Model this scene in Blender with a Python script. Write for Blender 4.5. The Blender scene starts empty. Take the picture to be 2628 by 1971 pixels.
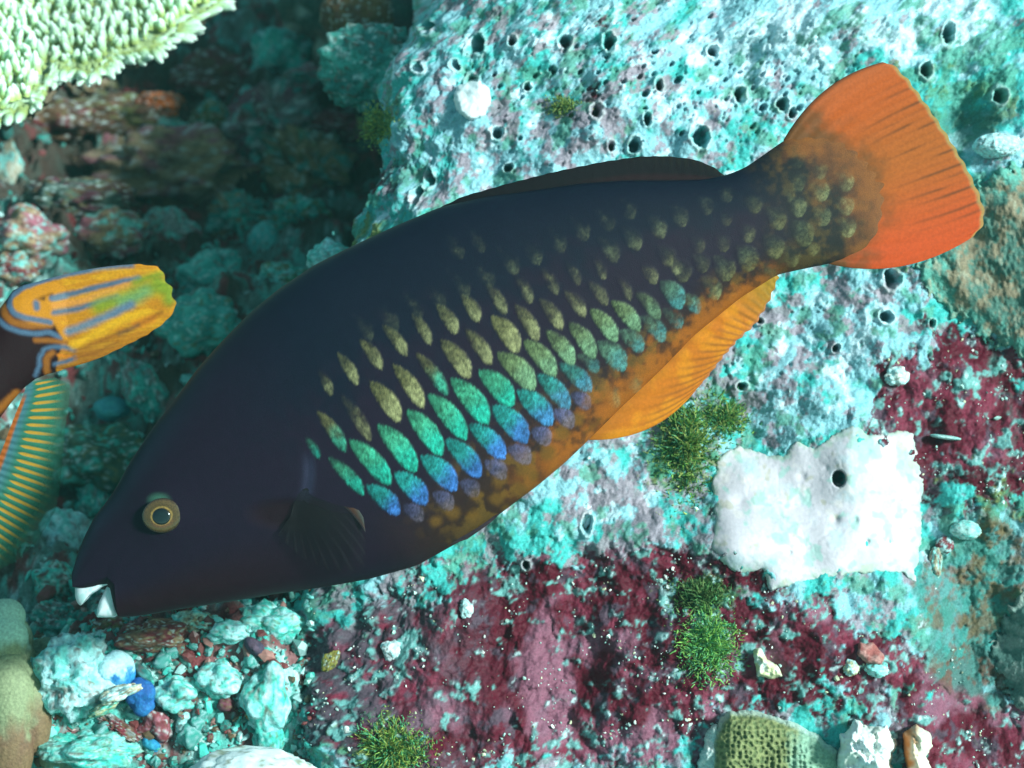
import bpy, math, random
import numpy as np
from mathutils import Matrix, Vector

random.seed(7)
RNG = np.random.default_rng(11)
scn = bpy.context.scene
col = scn.collection

# ------------------------------------------------------------------ camera, sky, sun, exposure
F = 5585.0                      # focal length in photo pixels (photo is 2628 x 1971)
CX, CY = 1314.0, 985.5
PITCH = math.radians(35)
DF = 0.85                       # distance of the big fish
P0 = np.array([0.0, 0.0, 0.14])
RIGHT = np.array([1.0, 0, 0])
FWD = np.array([0, math.cos(PITCH), -math.sin(PITCH)])
UP = np.array([0, math.sin(PITCH), math.cos(PITCH)])
CAM = P0 - DF * FWD
cam_d = bpy.data.cameras.new('camera')
cam = bpy.data.objects.new('camera', cam_d); col.objects.link(cam); scn.camera = cam
cam.location = CAM; cam.rotation_euler = (math.pi / 2 - PITCH, 0, 0)
cam_d.sensor_width = 36; cam_d.lens = 36 * F / 2628
cam_d.clip_start = 0.02; cam_d.clip_end = 60
cam_d.dof.use_dof = True; cam_d.dof.focus_distance = DF; cam_d.dof.aperture_fstop = 14

SUN_DIR = Vector(RIGHT * 0.70 + UP * 0.30 - FWD * 0.65).normalized()
world = bpy.data.worlds.new('World'); scn.world = world; world.use_nodes = True
wn = world.node_tree; wn.nodes.clear()
w_out = wn.nodes.new('ShaderNodeOutputWorld'); w_bg = wn.nodes.new('ShaderNodeBackground')
w_sky = wn.nodes.new('ShaderNodeTexSky'); w_sky.sky_type = 'NISHITA'; w_sky.sun_disc = False
w_sky.sun_elevation = math.asin(SUN_DIR.z); w_sky.sun_rotation = math.atan2(SUN_DIR.x, SUN_DIR.y)
w_mix = wn.nodes.new('ShaderNodeMix'); w_mix.data_type = 'RGBA'; w_mix.blend_type = 'MULTIPLY'
w_mix.inputs['Factor'].default_value = 1.0
w_mix.inputs['B'].default_value = (0.60, 0.95, 0.70, 1)      # daylight filtered by sea water
wn.links.new(w_sky.outputs[0], w_mix.inputs['A']); wn.links.new(w_mix.outputs['Result'], w_bg.inputs[0])
w_bg.inputs[1].default_value = 0.14
wn.links.new(w_bg.outputs[0], w_out.inputs[0])
sun_d = bpy.data.lights.new('sun', 'SUN'); sun_d.energy = 5.0; sun_d.angle = math.radians(8)
sun_d.color = (0.82, 1.0, 0.98)
sun = bpy.data.objects.new('sun', sun_d); col.objects.link(sun)
sun.rotation_euler = SUN_DIR.to_track_quat('Z', 'Y').to_euler(); sun.location = (0.5, 0, 2)
scn.view_settings.view_transform = 'Standard'; scn.view_settings.look = 'None'
scn.view_settings.gamma = 1; scn.view_settings.use_curve_mapping = False
scn.view_settings.exposure = 0.48

# ------------------------------------------------------------------ helpers
K = 2628 / 2212.0               # coordinates noted on a 2212 px wide view
def unproject(px, py, Z):
    px, py, Z = np.broadcast_arrays(np.asarray(px, float), np.asarray(py, float), np.asarray(Z, float))
    return CAM + ((px - CX) / F * Z)[..., None] * RIGHT + ((CY - py) / F * Z)[..., None] * UP + Z[..., None] * FWD
def project(P):
    d = P - CAM; Z = d @ FWD
    return CX + F * (d @ RIGHT) / Z, CY - F * (d @ UP) / Z, Z
def smooth(a, b, x):
    t = np.clip((x - a) / (b - a), 0, 1); return t * t * (3 - 2 * t)
def lerp(a, b, t):
    return a + (b - a) * t
def mixc(c, d, t):
    return c * (1 - t[..., None]) + np.asarray(d, float) * t[..., None]

_T = RNG.integers(0, 1 << 30, 4096)
def _h(ix, iy, iz, seed):
    n = (ix * 73856093) ^ (iy * 19349663) ^ (iz * 83492791) ^ (seed * 2654435)
    n = (n ^ (n >> 13)) * 1274126177
    n = n & 0x7fffffff
    n = (n ^ (n >> 15)) & 0x7fffffff
    return ((n * 1103515245 + 12345) & 0x7fffffff) / 0x7fffffff
def vnoise2(x, y, seed=0):
    ix = np.floor(x).astype(np.int64); iy = np.floor(y).astype(np.int64)
    fx = x - ix; fy = y - iy
    fx = fx * fx * fx * (fx * (fx * 6 - 15) + 10); fy = fy * fy * fy * (fy * (fy * 6 - 15) + 10)
    z = np.zeros_like(ix)
    a = _h(ix, iy, z, seed); b = _h(ix + 1, iy, z, seed); c = _h(ix, iy + 1, z, seed); d = _h(ix + 1, iy + 1, z, seed)
    return (a * (1 - fx) + b * fx) * (1 - fy) + (c * (1 - fx) + d * fx) * fy
def fbm2(x, y, seed=0, octs=4, gain=0.5):
    s = np.zeros(np.shape(x)); amp = 1; tot = 0; ca, sa = 0.8, 0.6
    for o in range(octs):
        s += amp * vnoise2(x, y, seed + o * 17); tot += amp; amp *= gain
        x, y = (x * ca - y * sa) * 2.03 + 13.1, (x * sa + y * ca) * 2.03 + 7.7
    return s / tot                                     # about 0..1, mean 0.5
def vnoise3(x, y, z, seed=0):
    ix = np.floor(x).astype(np.int64); iy = np.floor(y).astype(np.int64); iz = np.floor(z).astype(np.int64)
    fx = x - ix; fy = y - iy; fz = z - iz
    fx = fx * fx * (3 - 2 * fx); fy = fy * fy * (3 - 2 * fy); fz = fz * fz * (3 - 2 * fz)
    r = 0
    for dx in (0, 1):
        for dy in (0, 1):
            for dz in (0, 1):
                r = r + _h(ix + dx, iy + dy, iz + dz, seed) * (fx if dx else 1 - fx) * (fy if dy else 1 - fy) * (fz if dz else 1 - fz)
    return r
def fbm3(p, f, seed=0, octs=4, gain=0.5):
    s = 0; amp = 1; tot = 0; x, y, z = p[..., 0] * f, p[..., 1] * f, p[..., 2] * f
    for o in range(octs):
        s = s + amp * vnoise3(x + o * 5.3, y + o * 1.7, z + o * 9.1, seed + o * 31); tot += amp; amp *= gain
        x, y, z = x * 2.02, y * 2.02, z * 2.02
    return s / tot
def worley2(x, y, seed=0, jit=0.9):
    """distance to nearest cell point, to the second, and the cell's random number"""
    ix = np.floor(x).astype(np.int64); iy = np.floor(y).astype(np.int64)
    d1 = np.full(np.shape(x), 9.0); d2 = d1.copy(); idn = np.zeros(np.shape(x)); z = np.zeros_like(ix)
    for dx in (-1, 0, 1):
        for dy in (-1, 0, 1):
            cx, cy = ix + dx, iy + dy
            qx = cx + 0.5 + jit * (_h(cx, cy, z, seed) - 0.5); qy = cy + 0.5 + jit * (_h(cx, cy, z + 1, seed) - 0.5)
            d = np.hypot(qx - x, qy - y); r = _h(cx, cy, z + 2, seed)
            near = d < d1
            d2 = np.where(near, d1, np.minimum(d2, d)); idn = np.where(near, r, idn); d1 = np.where(near, d, d1)
    return d1, d2, idn

def mk_mesh(name, verts, faces, colors=None, smooth_shade=True):
    """faces: array (n,4) or (n,3), or a list of such arrays"""
    verts = np.asarray(verts, np.float32).reshape(-1, 3)
    fl = faces if isinstance(faces, list) else [faces]
    fl = [np.asarray(f, np.int32) for f in fl if len(f)]
    me = bpy.data.meshes.new(name)
    me.vertices.add(len(verts)); me.vertices.foreach_set('co', verts.ravel())
    loops = np.concatenate([f.ravel() for f in fl])
    tot = np.concatenate([np.full(len(f), f.shape[1], np.int32) for f in fl])
    start = np.concatenate([[0], np.cumsum(tot)[:-1]]).astype(np.int32)
    me.loops.add(len(loops)); me.loops.foreach_set('vertex_index', loops)
    me.polygons.add(len(tot)); me.polygons.foreach_set('loop_start', start)
    try:
        me.polygons.foreach_set('loop_total', tot)
    except Exception:
        pass
    me.polygons.foreach_set('use_smooth', np.full(len(tot), smooth_shade, bool))
    me.update(calc_edges=True); me.validate()
    if colors is not None:
        at = me.color_attributes.new('pigment', 'FLOAT_COLOR', 'POINT')
        c = np.ones((len(verts), 4), np.float32); c[:, :3] = np.clip(np.asarray(colors).reshape(-1, np.shape(colors)[-1])[:, :3], 0, 1)
        if np.shape(colors)[-1] == 4: c[:, 3] = np.asarray(colors).reshape(-1, 4)[:, 3]
        at.data.foreach_set('color', c.ravel())
    return me
def grid_faces(nr, nc, wrap=False, flip=False):
    r = np.arange(nr - 1)[:, None]; c = np.arange(nc if wrap else nc - 1)[None, :]
    a = r * nc + c; b = r * nc + (c + 1) % nc; d = (r + 1) * nc + c; e = (r + 1) * nc + (c + 1) % nc
    q = np.stack([a, b, e, d], -1).reshape(-1, 4)
    return q[:, ::-1] if flip else q

def link(name, me, mat=None, parent=None):
    o = bpy.data.objects.new(name, me); col.objects.link(o)
    if mat is not None and not me.materials: me.materials.append(mat)
    if parent is not None: o.parent = parent
    return o
def empty(name, loc=(0, 0, 0)):
    o = bpy.data.objects.new(name, None); col.objects.link(o); o.location = loc; o.empty_display_size = 0.01
    return o
def tag(o, label, cat, group=None, kind=None):
    o['label'] = label; o['category'] = cat
    if group: o['group'] = group
    if kind: o['kind'] = kind
    return o

def pigment_material(name, rough=0.7, grain=0.25, grain_scale=900.0, bump=0.0004, bump_scale=700.0, spec=0.3, coat=0.0, translucent=0.0, alpha=False, sss=0.0):
    m = bpy.data.materials.new(name); m.use_nodes = True; nt = m.node_tree; nt.nodes.clear()
    N = nt.nodes.new; L = nt.links.new
    out = N('ShaderNodeOutputMaterial'); b = N('ShaderNodeBsdfPrincipled')
    at = N('ShaderNodeAttribute'); at.attribute_name = 'pigment'
    geo = N('ShaderNodeTexCoord')
    nz = N('ShaderNodeTexNoise'); nz.inputs['Scale'].default_value = grain_scale; nz.inputs['Detail'].default_value = 3
    L(geo.outputs['Object'], nz.inputs['Vector'])
    mr = N('ShaderNodeMapRange'); mr.inputs[1].default_value = 0.3; mr.inputs[2].default_value = 0.7
    mr.inputs[3].default_value = 1 - grain; mr.inputs[4].default_value = 1 + grain
    L(nz.outputs['Fac'], mr.inputs[0])
    mx = N('ShaderNodeVectorMath'); mx.operation = 'MULTIPLY'
    L(at.outputs['Color'], mx.inputs[0]); L(mr.outputs[0], mx.inputs[1])
    L(mx.outputs[0], b.inputs['Base Color'])
    b.inputs['Roughness'].default_value = rough; b.inputs['Specular IOR Level'].default_value = spec
    b.inputs['Coat Weight'].default_value = coat; b.inputs['Coat Roughness'].default_value = 0.15
    if sss: 
        b.inputs['Subsurface Weight'].default_value = sss; b.inputs['Subsurface Radius'].default_value = (0.004, 0.004, 0.004); b.inputs['Subsurface Scale'].default_value = 1.0
    if bump:
        n2 = N('ShaderNodeTexNoise'); n2.inputs['Scale'].default_value = bump_scale; n2.inputs['Detail'].default_value = 4
        L(geo.outputs['Object'], n2.inputs['Vector'])
        bp = N('ShaderNodeBump'); bp.inputs['Distance'].default_value = bump; bp.inputs['Strength'].default_value = 0.8
        L(n2.outputs['Fac'], bp.inputs['Height']); L(bp.outputs[0], b.inputs['Normal'])
    sh = b.outputs[0]
    if translucent:
        t = N('ShaderNodeBsdfTranslucent'); L(mx.outputs[0], t.inputs['Color'])
        ms = N('ShaderNodeMixShader'); ms.inputs[0].default_value = translucent
        L(sh, ms.inputs[1]); L(t.outputs[0], ms.inputs[2]); sh = ms.outputs[0]
    if alpha:
        tr = N('ShaderNodeBsdfTransparent'); ms = N('ShaderNodeMixShader')
        L(at.outputs['Alpha'], ms.inputs[0]); L(tr.outputs[0], ms.inputs[1]); L(sh, ms.inputs[2]); sh = ms.outputs[0]
    L(sh, out.inputs['Surface'])
    return m

M_rock = pigment_material('encrusted_rock', rough=0.6, grain=0.22, grain_scale=1100, bump=0.0005, bump_scale=900, spec=0.14)
M_floor = pigment_material('coral_rubble_bed', spec=0.14, rough=0.75, grain=0.30, grain_scale=900, bump=0.0008, bump_scale=700)
M_rubble = pigment_material('rubble', spec=0.14, rough=0.8, grain=0.35, grain_scale=600, bump=0.0010, bump_scale=450)
M_coral = pigment_material('live_coral', rough=0.7, grain=0.22, grain_scale=900, bump=0.0006, bump_scale=800)
M_sponge = pigment_material('pale_sponge', rough=0.75, grain=0.05, grain_scale=600, bump=0.00025, bump_scale=500)
M_algae = pigment_material('algae', rough=0.55, grain=0.35, grain_scale=700, bump=0.0, translucent=0.3)
M_skin = pigment_material('fish_skin', rough=0.5, grain=0.22, grain_scale=2600, bump=0.00008, bump_scale=2500, spec=0.10)
M_fin = pigment_material('fin_membrane', rough=0.5, grain=0.10, grain_scale=900, bump=0.0, spec=0.15, translucent=0.18)
M_bluntfin = pigment_material('thick_fin_membrane', rough=0.55, grain=0.14, grain_scale=900, bump=0.0, spec=0.1, translucent=0.06)
M_clearfin = pigment_material('clear_fin_membrane', rough=0.5, grain=0.08, grain_scale=900, bump=0.0, spec=0.3, translucent=0.3, alpha=True)
M_tooth = pigment_material('tooth_enamel', rough=0.35, grain=0.06, grain_scale=500, bump=0.0, spec=0.5)
M_eye = pigment_material('eye_surface', rough=0.12, grain=0.35, grain_scale=1800, bump=0.0, spec=0.5, coat=0.6)
M_grain = pigment_material('shell_grit', rough=0.4, grain=0.2, grain_scale=500, bump=0.0, spec=0.5)

def gauss(px, py, blobs):
    s = np.zeros(np.shape(px))
    for (cx, cy, rx, ry, a) in blobs:
        s += a * np.exp(-((px - cx) / rx) ** 2 - ((py - cy) / ry) ** 2)
    return s

# ------------------------------------------------------------------ reef rock (right and centre)
def rock_profile():
    edge = np.array([(-700, 1300), (-300, 1190), (0, 1062), (120, 990), (260, 935), (330, 915), (480, 885), (560, 870), (700, 850), (1000, 835), (1500, 800), (1650, 785), (1971, 760), (2500, 740)], float)
    b = np.concatenate([np.linspace(-0.42, -0.185, 40, endpoint=False), np.linspace(-0.185, 0.205, 700), np.linspace(0.206, 0.30, 50)])
    q = np.concatenate([np.linspace(-0.34, -0.02, 60, endpoint=False), np.linspace(-0.02, 0.345, 690, endpoint=False), np.linspace(0.345, 0.85, 70)])
    return edge, b, q
def build_rock():
    edge, b, q = rock_profile()
    Zf = 0.938 + 0.25 * b + 0.9 * np.clip(b - 0.2, 0, 1) ** 1 * 2.2 
    pyb = CY - F * b / Zf
    aL = (np.interp(pyb, edge[:, 0], edge[:, 1]) - CX) / F * Zf
    R = 0.055
    B, Q = np.meshgrid(b, q, indexing='ij')
    ZF = Zf[:, None] + 0 * Q; AL = aL[:, None] + 0 * Q
    arc = R * math.pi / 2
    ph = np.clip((Q + 0.0) / R, 0, math.pi / 2)
    a = np.where(Q < 0, AL + 0.25 * Q * 0, np.where(Q < arc, AL + R - R * np.cos(ph), AL + R + Q - arc))
    Z = np.where(Q < 0, ZF + R - Q, np.where(Q < arc, ZF + R - R * np.sin(ph), ZF))
    na = -np.cos(ph); nz = -np.sin(ph)
    # broad shape
    X, Y = Q, B
    big = (fbm2(X * 9, Y * 9, 3, 3) - 0.5) * 0.045
    px0 = CX + F * a / Z; py0 = CY - F * B / Z
    # recesses and bulges seen in the photo
    big += gauss(px0, py0, [(2500, 760, 200, 220, -0.012), (2300, 900, 120, 70, 0.006), (2110, 60, 300, 90, 0.012), (2480, 330, 60, 150, -0.010),
                            (1500, 150, 260, 160, 0.008), (2540, 1620, 120, 230, -0.014), (1100, 1700, 260, 200, 0.006), (1750, 1390, 300, 60, 0.006), (1800, 1500, 300, 40, -0.004)])
    med = (fbm2(X * 42, Y * 42, 21, 4, 0.5) - 0.5) * 0.017
    kn1, kn2, kid = worley2(X * 95 + 0.6 * fbm2(X * 150, Y * 150, 5, 2), Y * 95, 9)
    knob = np.clip(0.75 - kn1, 0, 1) ** 1.2 * 0.0034 * (kid > 0.35)
    fine = (fbm2(X * 230, Y * 230, 33, 4, 0.6) - 0.5) * 0.0030
    vf = (vnoise2(X * 1100, Y * 1100, 71) - 0.5) * 0.0008
    disp = big + med + knob + fine + vf
    # pigment zones
    wx = (fbm2(X * 30, Y * 30, 51, 3) - 0.5) * 160; wy = (fbm2(X * 30, Y * 30, 57, 3) - 0.5) * 160
    px, py = px0 + wx, py0 + wy
    crim = gauss(px, py, [(1250, 1680, 460, 250, 1.05), (1620, 1820, 420, 230, 1.05), (2100, 1660, 330, 160, 1.1), (2500, 1080, 210, 260, 1.7), (1000, 1800, 270, 250, .75),
                          (2520, 1880, 220, 170, 1.5), (1640, 1480, 260, 85, 1.15), (2300, 1420, 90, 60, -.6), (1790, 1270, 70, 60, .5), (960, 440, 60, 70, .8), (1480, 300, 80, 45, .8), (1560, 70, 60, 50, .55),
                          (2590, 1480, 90, 120, .4), (1750, 1000, 70, 40, .35), (2330, 1160, 70, 200, .5)])
    pink = gauss(px, py, [(1300, 300, 500, 300, .35), (1700, 1100, 300, 300, .42), (2030, 830, 260, 220, .35), (1200, 1700, 700, 400, .3), (1500, 330, 150, 60, .5), (1700, 1330, 200, 100, .5)])
    white = gauss(px, py, [(2130, 60, 340, 110, .75), (2150, 950, 220, 160, .45), (1950, 200, 160, 130, .35), (2430, 60, 120, 90, .4), (1380, 200, 420, 220, .22), (1620, 1250, 120, 120, .3), (2550, 390, 130, 40, .7), (1250, 410, 160, 70, .3)])
    mintf = gauss(px, py, [(2400, 260, 220, 170, .5), (930, 560, 90, 300, .4), (1180, 1400, 330, 90, .7), (850, 1500, 130, 150, .5), (800, 1750, 90, 300, .6), (1950, 720, 160, 70, .3), (2300, 600, 120, 80, .4), (2420, 1330, 120, 130, .4)])
    turf = gauss(px, py, [(2430, 210, 180, 130, .42), (2500, 330, 120, 120, .5), (1770, 1120, 90, 150, .7), (1820, 1590, 110, 120, .6), (915, 590, 45, 130, .75), (1000, 1900, 120, 80, .6), (2560, 1560, 130, 260, .55), (1445, 275, 55, 35, .6), (980, 300, 60, 40, .5), (2560, 1300, 100, 120, .5), (2290, 700, 60, 60, .4)])
    n1 = fbm2(X * 70, Y * 70, 101, 5, 0.62); n2 = fbm2(X * 110, Y * 110, 131, 5, 0.65); n3 = fbm2(X * 160, Y * 160, 151, 4, 0.65); n4 = fbm2(X * 240, Y * 240, 171, 3, 0.6)
    c = np.empty(X.shape + (3,)); c[...] = (0.05, 0.38, 0.36)
    c = mixc(c, (0.24, 0.46, 0.52), smooth(0.42, 0.60, n1 + white * 0.5 - mintf * 0.25 + (n4 - .5) * 0.3))
    c = mixc(c, (0.56, 0.71, 0.78), smooth(0.60, 0.78, n2 + white * 0.36 + (n4 - .5) * 0.3 - 0.02))
    c = mixc(c, (0.29, 0.16, 0.20), 0.75 * smooth(0.50, 0.62, n3 + pink * 0.28 - white * .15 - 0.06))
    c = mixc(c, (0.08, 0.27, 0.20), 0.8 * smooth(0.60, 0.70, fbm2(X * 130, Y * 130, 191, 4, .6) + mintf * .1 + turf * .2))
    cm = smooth(0.44, 0.60, crim * 0.72 + (n2 - 0.5) * 1.15 + (n4 - .5) * 0.5)
    purp = smooth(1350, 900, px0)
    crimcol = mixc(mixc(np.broadcast_to(np.array((0.080, 0.004, 0.014)), X.shape + (3,)), (0.16, 0.020, 0.042), smooth(.45, .65, n1)), (0.075, 0.060, 0.085), smooth(.54, .70, n3) * .7)
    crimcol = mixc(crimcol, (.26, .10, .15), smooth(.5, .68, fbm2(X * 45, Y * 45, 881, 4, .6) + .22 * np.exp(-((px0 - 1650) / 260) ** 2 - ((py0 - 1880) / 130) ** 2) - .05) * .75)  # pink variation, plus lavender haze painted in low on the rock
    crimcol = mixc(crimcol, (.085, .060, .080), purp * smooth(.4, .6, n3 + .1))
    c = c * (1 - cm[..., None]) + crimcol * cm[..., None]
    tm = smooth(0.40, 0.60, turf * 0.75 + (n3 - .5) * 1.2)
    turfcol = mixc(np.broadcast_to(np.array((0.05, 0.20, 0.12)), X.shape + (3,)), (0.17, 0.20, 0.05), smooth(.4, .65, n2))
    c = c * (1 - 0.85 * tm[..., None]) + turfcol * 0.85 * tm[..., None]
    bright = smooth(.58, .70, n4 * .6 + n2 * .4 + (n1 - .5) * .35) * (cm > .5)
    c = mixc(c, (0.14, 0.40, 0.38), bright * .8)
    c = mixc(c, (0.50, 0.62, 0.64), (cm > .4) * smooth(.66, .76, n4 * .5 + n3 * .5) * .8)
    disp += 0.0012 * (1 - cm) + 0.0008 * bright + 0.0016 * tm * n4
    # small pores all over the pale upper face, and the larger holes
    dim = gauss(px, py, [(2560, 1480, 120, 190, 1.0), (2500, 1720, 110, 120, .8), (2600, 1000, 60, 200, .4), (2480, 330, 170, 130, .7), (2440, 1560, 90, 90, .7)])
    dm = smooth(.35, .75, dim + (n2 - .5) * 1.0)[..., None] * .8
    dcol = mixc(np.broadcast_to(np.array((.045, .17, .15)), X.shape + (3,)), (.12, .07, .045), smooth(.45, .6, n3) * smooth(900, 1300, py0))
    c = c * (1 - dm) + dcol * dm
    por = gauss(px0, py0, [(1450, 200, 520, 300, 1.0), (2000, 250, 300, 250, .8), (2000, 850, 350, 250, .6), (1700, 1100, 300, 250, .5)])
    for (fr, sd, thr, dep, rad) in ((120, 401, .95, .0060, .22), (190, 411, .86, .0040, .25), (330, 431, .62, .0013, .30)):
        d1, d2, idn = worley2(X * fr, Y * fr, sd)
        disp -= dep * smooth(rad, rad * .55, d1) * (idn > 1.3 - por * (1.3 - thr))
        disp += dep * .12 * np.exp(-((d1 - rad * 1.25) / .10) ** 2) * (idn > 1.3 - por * (1.3 - thr))
    holes = [(2153, 1228, 20, 24), (1212, 108, 20, 22), (1203, 203, 15, 16), (1076, 172, 9, 12), (1160, 166, 8, 10), (1452, 112, 14, 17), (1563, 115, 12, 18), (1530, 290, 13, 15), (1797, 350, 19, 24), (1630, 372, 13, 15), (1568, 376, 9, 12),
             (1900, 240, 15, 17), (2010, 265, 13, 16), (2035, 290, 10, 12), (1275, 338, 14, 12), (2432, 84, 14, 22), (2292, 718, 17, 22), (2278, 812, 15, 12), (2400, 830, 8, 9), (1090, 70, 9, 14), (1660, 310, 8, 12),
             (1313, 105, 10, 12), (1910, 992, 12, 9), (2150, 893, 8, 9), (1305, 425, 9, 8), (1045, 505, 12, 20), (1075, 450, 12, 18), (1355, 222, 8, 8), (2560, 250, 14, 18), (1505, 1345, 10, 22), (1960, 820, 10, 9), (1350, 1450, 10, 10),
             (1690, 225, 10, 14), (1830, 130, 12, 14), (2380, 180, 12, 16)]
    ang = np.zeros_like(px0)
    hole_m = np.zeros_like(px0)
    for (hx, hy, rx, ry) in holes:
        d = np.hypot((px0 - hx) / rx, (py0 - hy) / ry) + (n4 - .5) * .9 + (n3 - .5) * .9
        disp -= 0.014 * smooth(1.15, 0.45, d)
        disp += 0.0018 * np.exp(-((d - 1.45) / .3) ** 2)
        c = mixc(c, (0.7, 0.75, 0.74), 0.35 * np.exp(-((d - 1.45) / .3) ** 2))
    disp *= smooth(-0.34, -0.03, Q) * .7 + .3
    a = a + na * disp; Z = Z + nz * disp
    P = CAM + a[..., None] * RIGHT + B[..., None] * UP + Z[..., None] * FWD
    me = mk_mesh('reef_rock', P, grid_faces(len(b), len(q), flip=False), c)
    o = link('reef_rock', me, M_rock)
    tag(o, 'large pale pitted reef rock with crimson crusts behind the dark fish', 'rock')
    return P, cm, Q
rock_P, rock_crim, rock_Q = build_rock()
rpx, rpy, rZ = project(rock_P)

CELL = 4.0
def depth_map(pxs, pys, zs, x0=-200, x1=2900, y0=-200, y1=2200, cell=CELL):
    W, H = int((x1 - x0) / cell), int((y1 - y0) / cell)
    ix = ((pxs - x0) / cell).astype(int).ravel(); iy = ((pys - y0) / cell).astype(int).ravel(); z = zs.ravel()
    ok = (ix >= 0) & (ix < W) & (iy >= 0) & (iy < H)
    m = np.full((H, W), np.inf); np.minimum.at(m, (iy[ok], ix[ok]), z[ok])
    for _ in range(12):
        bad = ~np.isfinite(m)
        if not bad.any(): break
        p = np.pad(m, 1, constant_values=np.inf)
        best = np.minimum.reduce([p[1:-1, :-2], p[1:-1, 2:], p[:-2, 1:-1], p[2:, 1:-1]])
        m[bad] = best[bad]
    return m
def blur(m, n):
    for _ in range(n):
        p = np.pad(m, 1, mode='edge'); m = (p[1:-1, :-2] + p[1:-1, 2:] + p[:-2, 1:-1] + p[2:, 1:-1] + 2 * m) / 6
    return m
def sample(m, px, py):
    x = (np.asarray(px) + 200) / CELL - .5; y = (np.asarray(py) + 200) / CELL - .5
    x = np.clip(x, 0, m.shape[1] - 1.001); y = np.clip(y, 0, m.shape[0] - 1.001)
    ix = x.astype(int); iy = y.astype(int); fx = x - ix; fy = y - iy
    return (m[iy, ix] * (1 - fx) + m[iy, ix + 1] * fx) * (1 - fy) + (m[iy + 1, ix] * (1 - fx) + m[iy + 1, ix + 1] * fx) * fy
rmap = depth_map(rpx, rpy, rZ)
rmap_s = blur(np.where(np.isfinite(rmap), rmap, 1.3), 14)

# ------------------------------------------------------------------ reef floor (left), one sheet
FZ = -0.02
def build_floor():
    def grow(lo, hi, n, far, m):
        mid = np.linspace(lo, hi, n); st = mid[1] - mid[0]
        g = st * 1.16 ** np.arange(1, m); g = np.cumsum(g); g = g[g < far]
        return np.concatenate([lo - g[::-1], mid, hi + g])
    x = grow(-0.42, 0.10, 560, 9, 80); y = grow(-0.22, 1.05, 620, 9, 80)
    Xg, Yg = np.meshgrid(x, y, indexing='xy')
    flat = np.stack([Xg, Yg, np.full_like(Xg, FZ)], -1)
    px0, py0, z0 = project(flat); px0 = np.where(z0 > .1, px0, 9999); py0 = np.where(z0 > .1, py0, 9999)
    near = smooth(1.2, .6, np.hypot(Xg + .1, Yg - .3))
    h = (fbm2(Xg * 7, Yg * 7, 207, 4) - .5) * 0.12
    d1, d2, idn = worley2(Xg * 26 + fbm2(Xg * 40, Yg * 40, 3, 2), Yg * 26, 211)
    h += np.clip(.8 - d1, 0, 1) * .016 * (0.4 + idn) * near
    d3, d4, id3 = worley2(Xg * 70 + fbm2(Xg * 90, Yg * 90, 7, 2), Yg * 70, 223)
    h += np.clip(.8 - d3, 0, 1) * .008 * (0.2 + id3) * near
    h += (fbm2(Xg * 140, Yg * 140, 231, 4, .6) - .5) * .013 * near + (fbm2(Xg * 500, Yg * 500, 237, 3, .6) - .5) * .0035 * near
    # keep the bed low where the fishes and the mouth are, and let it fall away into the crevice
    h += gauss(px0, py0, [(500, 400, 400, 260, -.05), (300, 1100, 350, 250, -.05)])
    h += gauss(px0, py0, [(350, 1900, 500, 260, .065)])
    P = flat.copy(); P[..., 2] += h
    a_, b_, z_ = project(P)
    zmin = .915 + .35 * smooth(760, 900, a_) * smooth(-500, 0, b_) + gauss(a_, b_, [(400, 1000, 500, 500, .05)])
    over = np.where((z_ > .3), zmin - z_, 0); over = np.where(over > -.01, np.maximum(over, 0), 0)
    P[..., 2] -= over / math.sin(PITCH) * 1.05
    px, py, _ = project(P)
    n1 = fbm2(Xg * 60, Yg * 60, 301, 4, .6); n2 = fbm2(Xg * 90, Yg * 90, 311, 4, .6); n3 = fbm2(Xg * 150, Yg * 150, 317, 4, .62)
    w = (n1 - .5) * 200
    red = gauss(px + w, py + w, [(480, 1600, 190, 70, .9), (300, 1640, 90, 60, .5), (400, 1840, 90, 60, .8), (520, 1700, 140, 60, .5), (820, 370, 120, 80, .9), (450, 560, 120, 60, .7), (330, 1290, 200, 120, .2)])
    pale = gauss(px + w, py + w, [(200, 1730, 160, 140, .8), (550, 1760, 200, 120, .6), (330, 1930, 300, 90, .6), (650, 1600, 140, 120, .8), (700, 1850, 90, 200, .7)])
    brown = gauss(px + w, py + w, [(300, 300, 520, 320, 1.0), (900, 40, 120, 90, .7), (560, 430, 400, 200, .2)])  # brown crust, deepened across the recess to paint in its shade
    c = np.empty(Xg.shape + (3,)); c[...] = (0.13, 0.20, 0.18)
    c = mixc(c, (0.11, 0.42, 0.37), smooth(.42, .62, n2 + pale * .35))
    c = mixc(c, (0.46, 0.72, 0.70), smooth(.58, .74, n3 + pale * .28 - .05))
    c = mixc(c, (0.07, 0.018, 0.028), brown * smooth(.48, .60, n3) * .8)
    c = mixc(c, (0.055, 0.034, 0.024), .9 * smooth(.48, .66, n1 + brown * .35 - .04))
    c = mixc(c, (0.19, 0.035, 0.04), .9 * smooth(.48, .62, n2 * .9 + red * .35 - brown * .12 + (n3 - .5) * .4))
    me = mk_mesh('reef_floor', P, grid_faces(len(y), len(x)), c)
    o = link('reef_floor', me, M_floor); o['kind'] = 'structure'; o['label'] = 'uneven bed of coral rubble below the rock'
    return P
floor_P = build_floor()
fpx, fpy, fZ = project(floor_P)
ok = fZ > .3
fmap = depth_map(np.where(ok, fpx, -9e3), np.where(ok, fpy, -9e3), np.where(ok, fZ, 9))
allmap = np.minimum(np.where(np.isfinite(rmap), rmap, 9), np.where(np.isfinite(fmap), fmap, 9))
allmap_s = blur(np.clip(allmap, .7, 1.7), 8)
def surface(px, py, smoothed=True):
    return float(sample(allmap_s if smoothed else np.clip(allmap, .7, 1.7), px, py))

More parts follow.
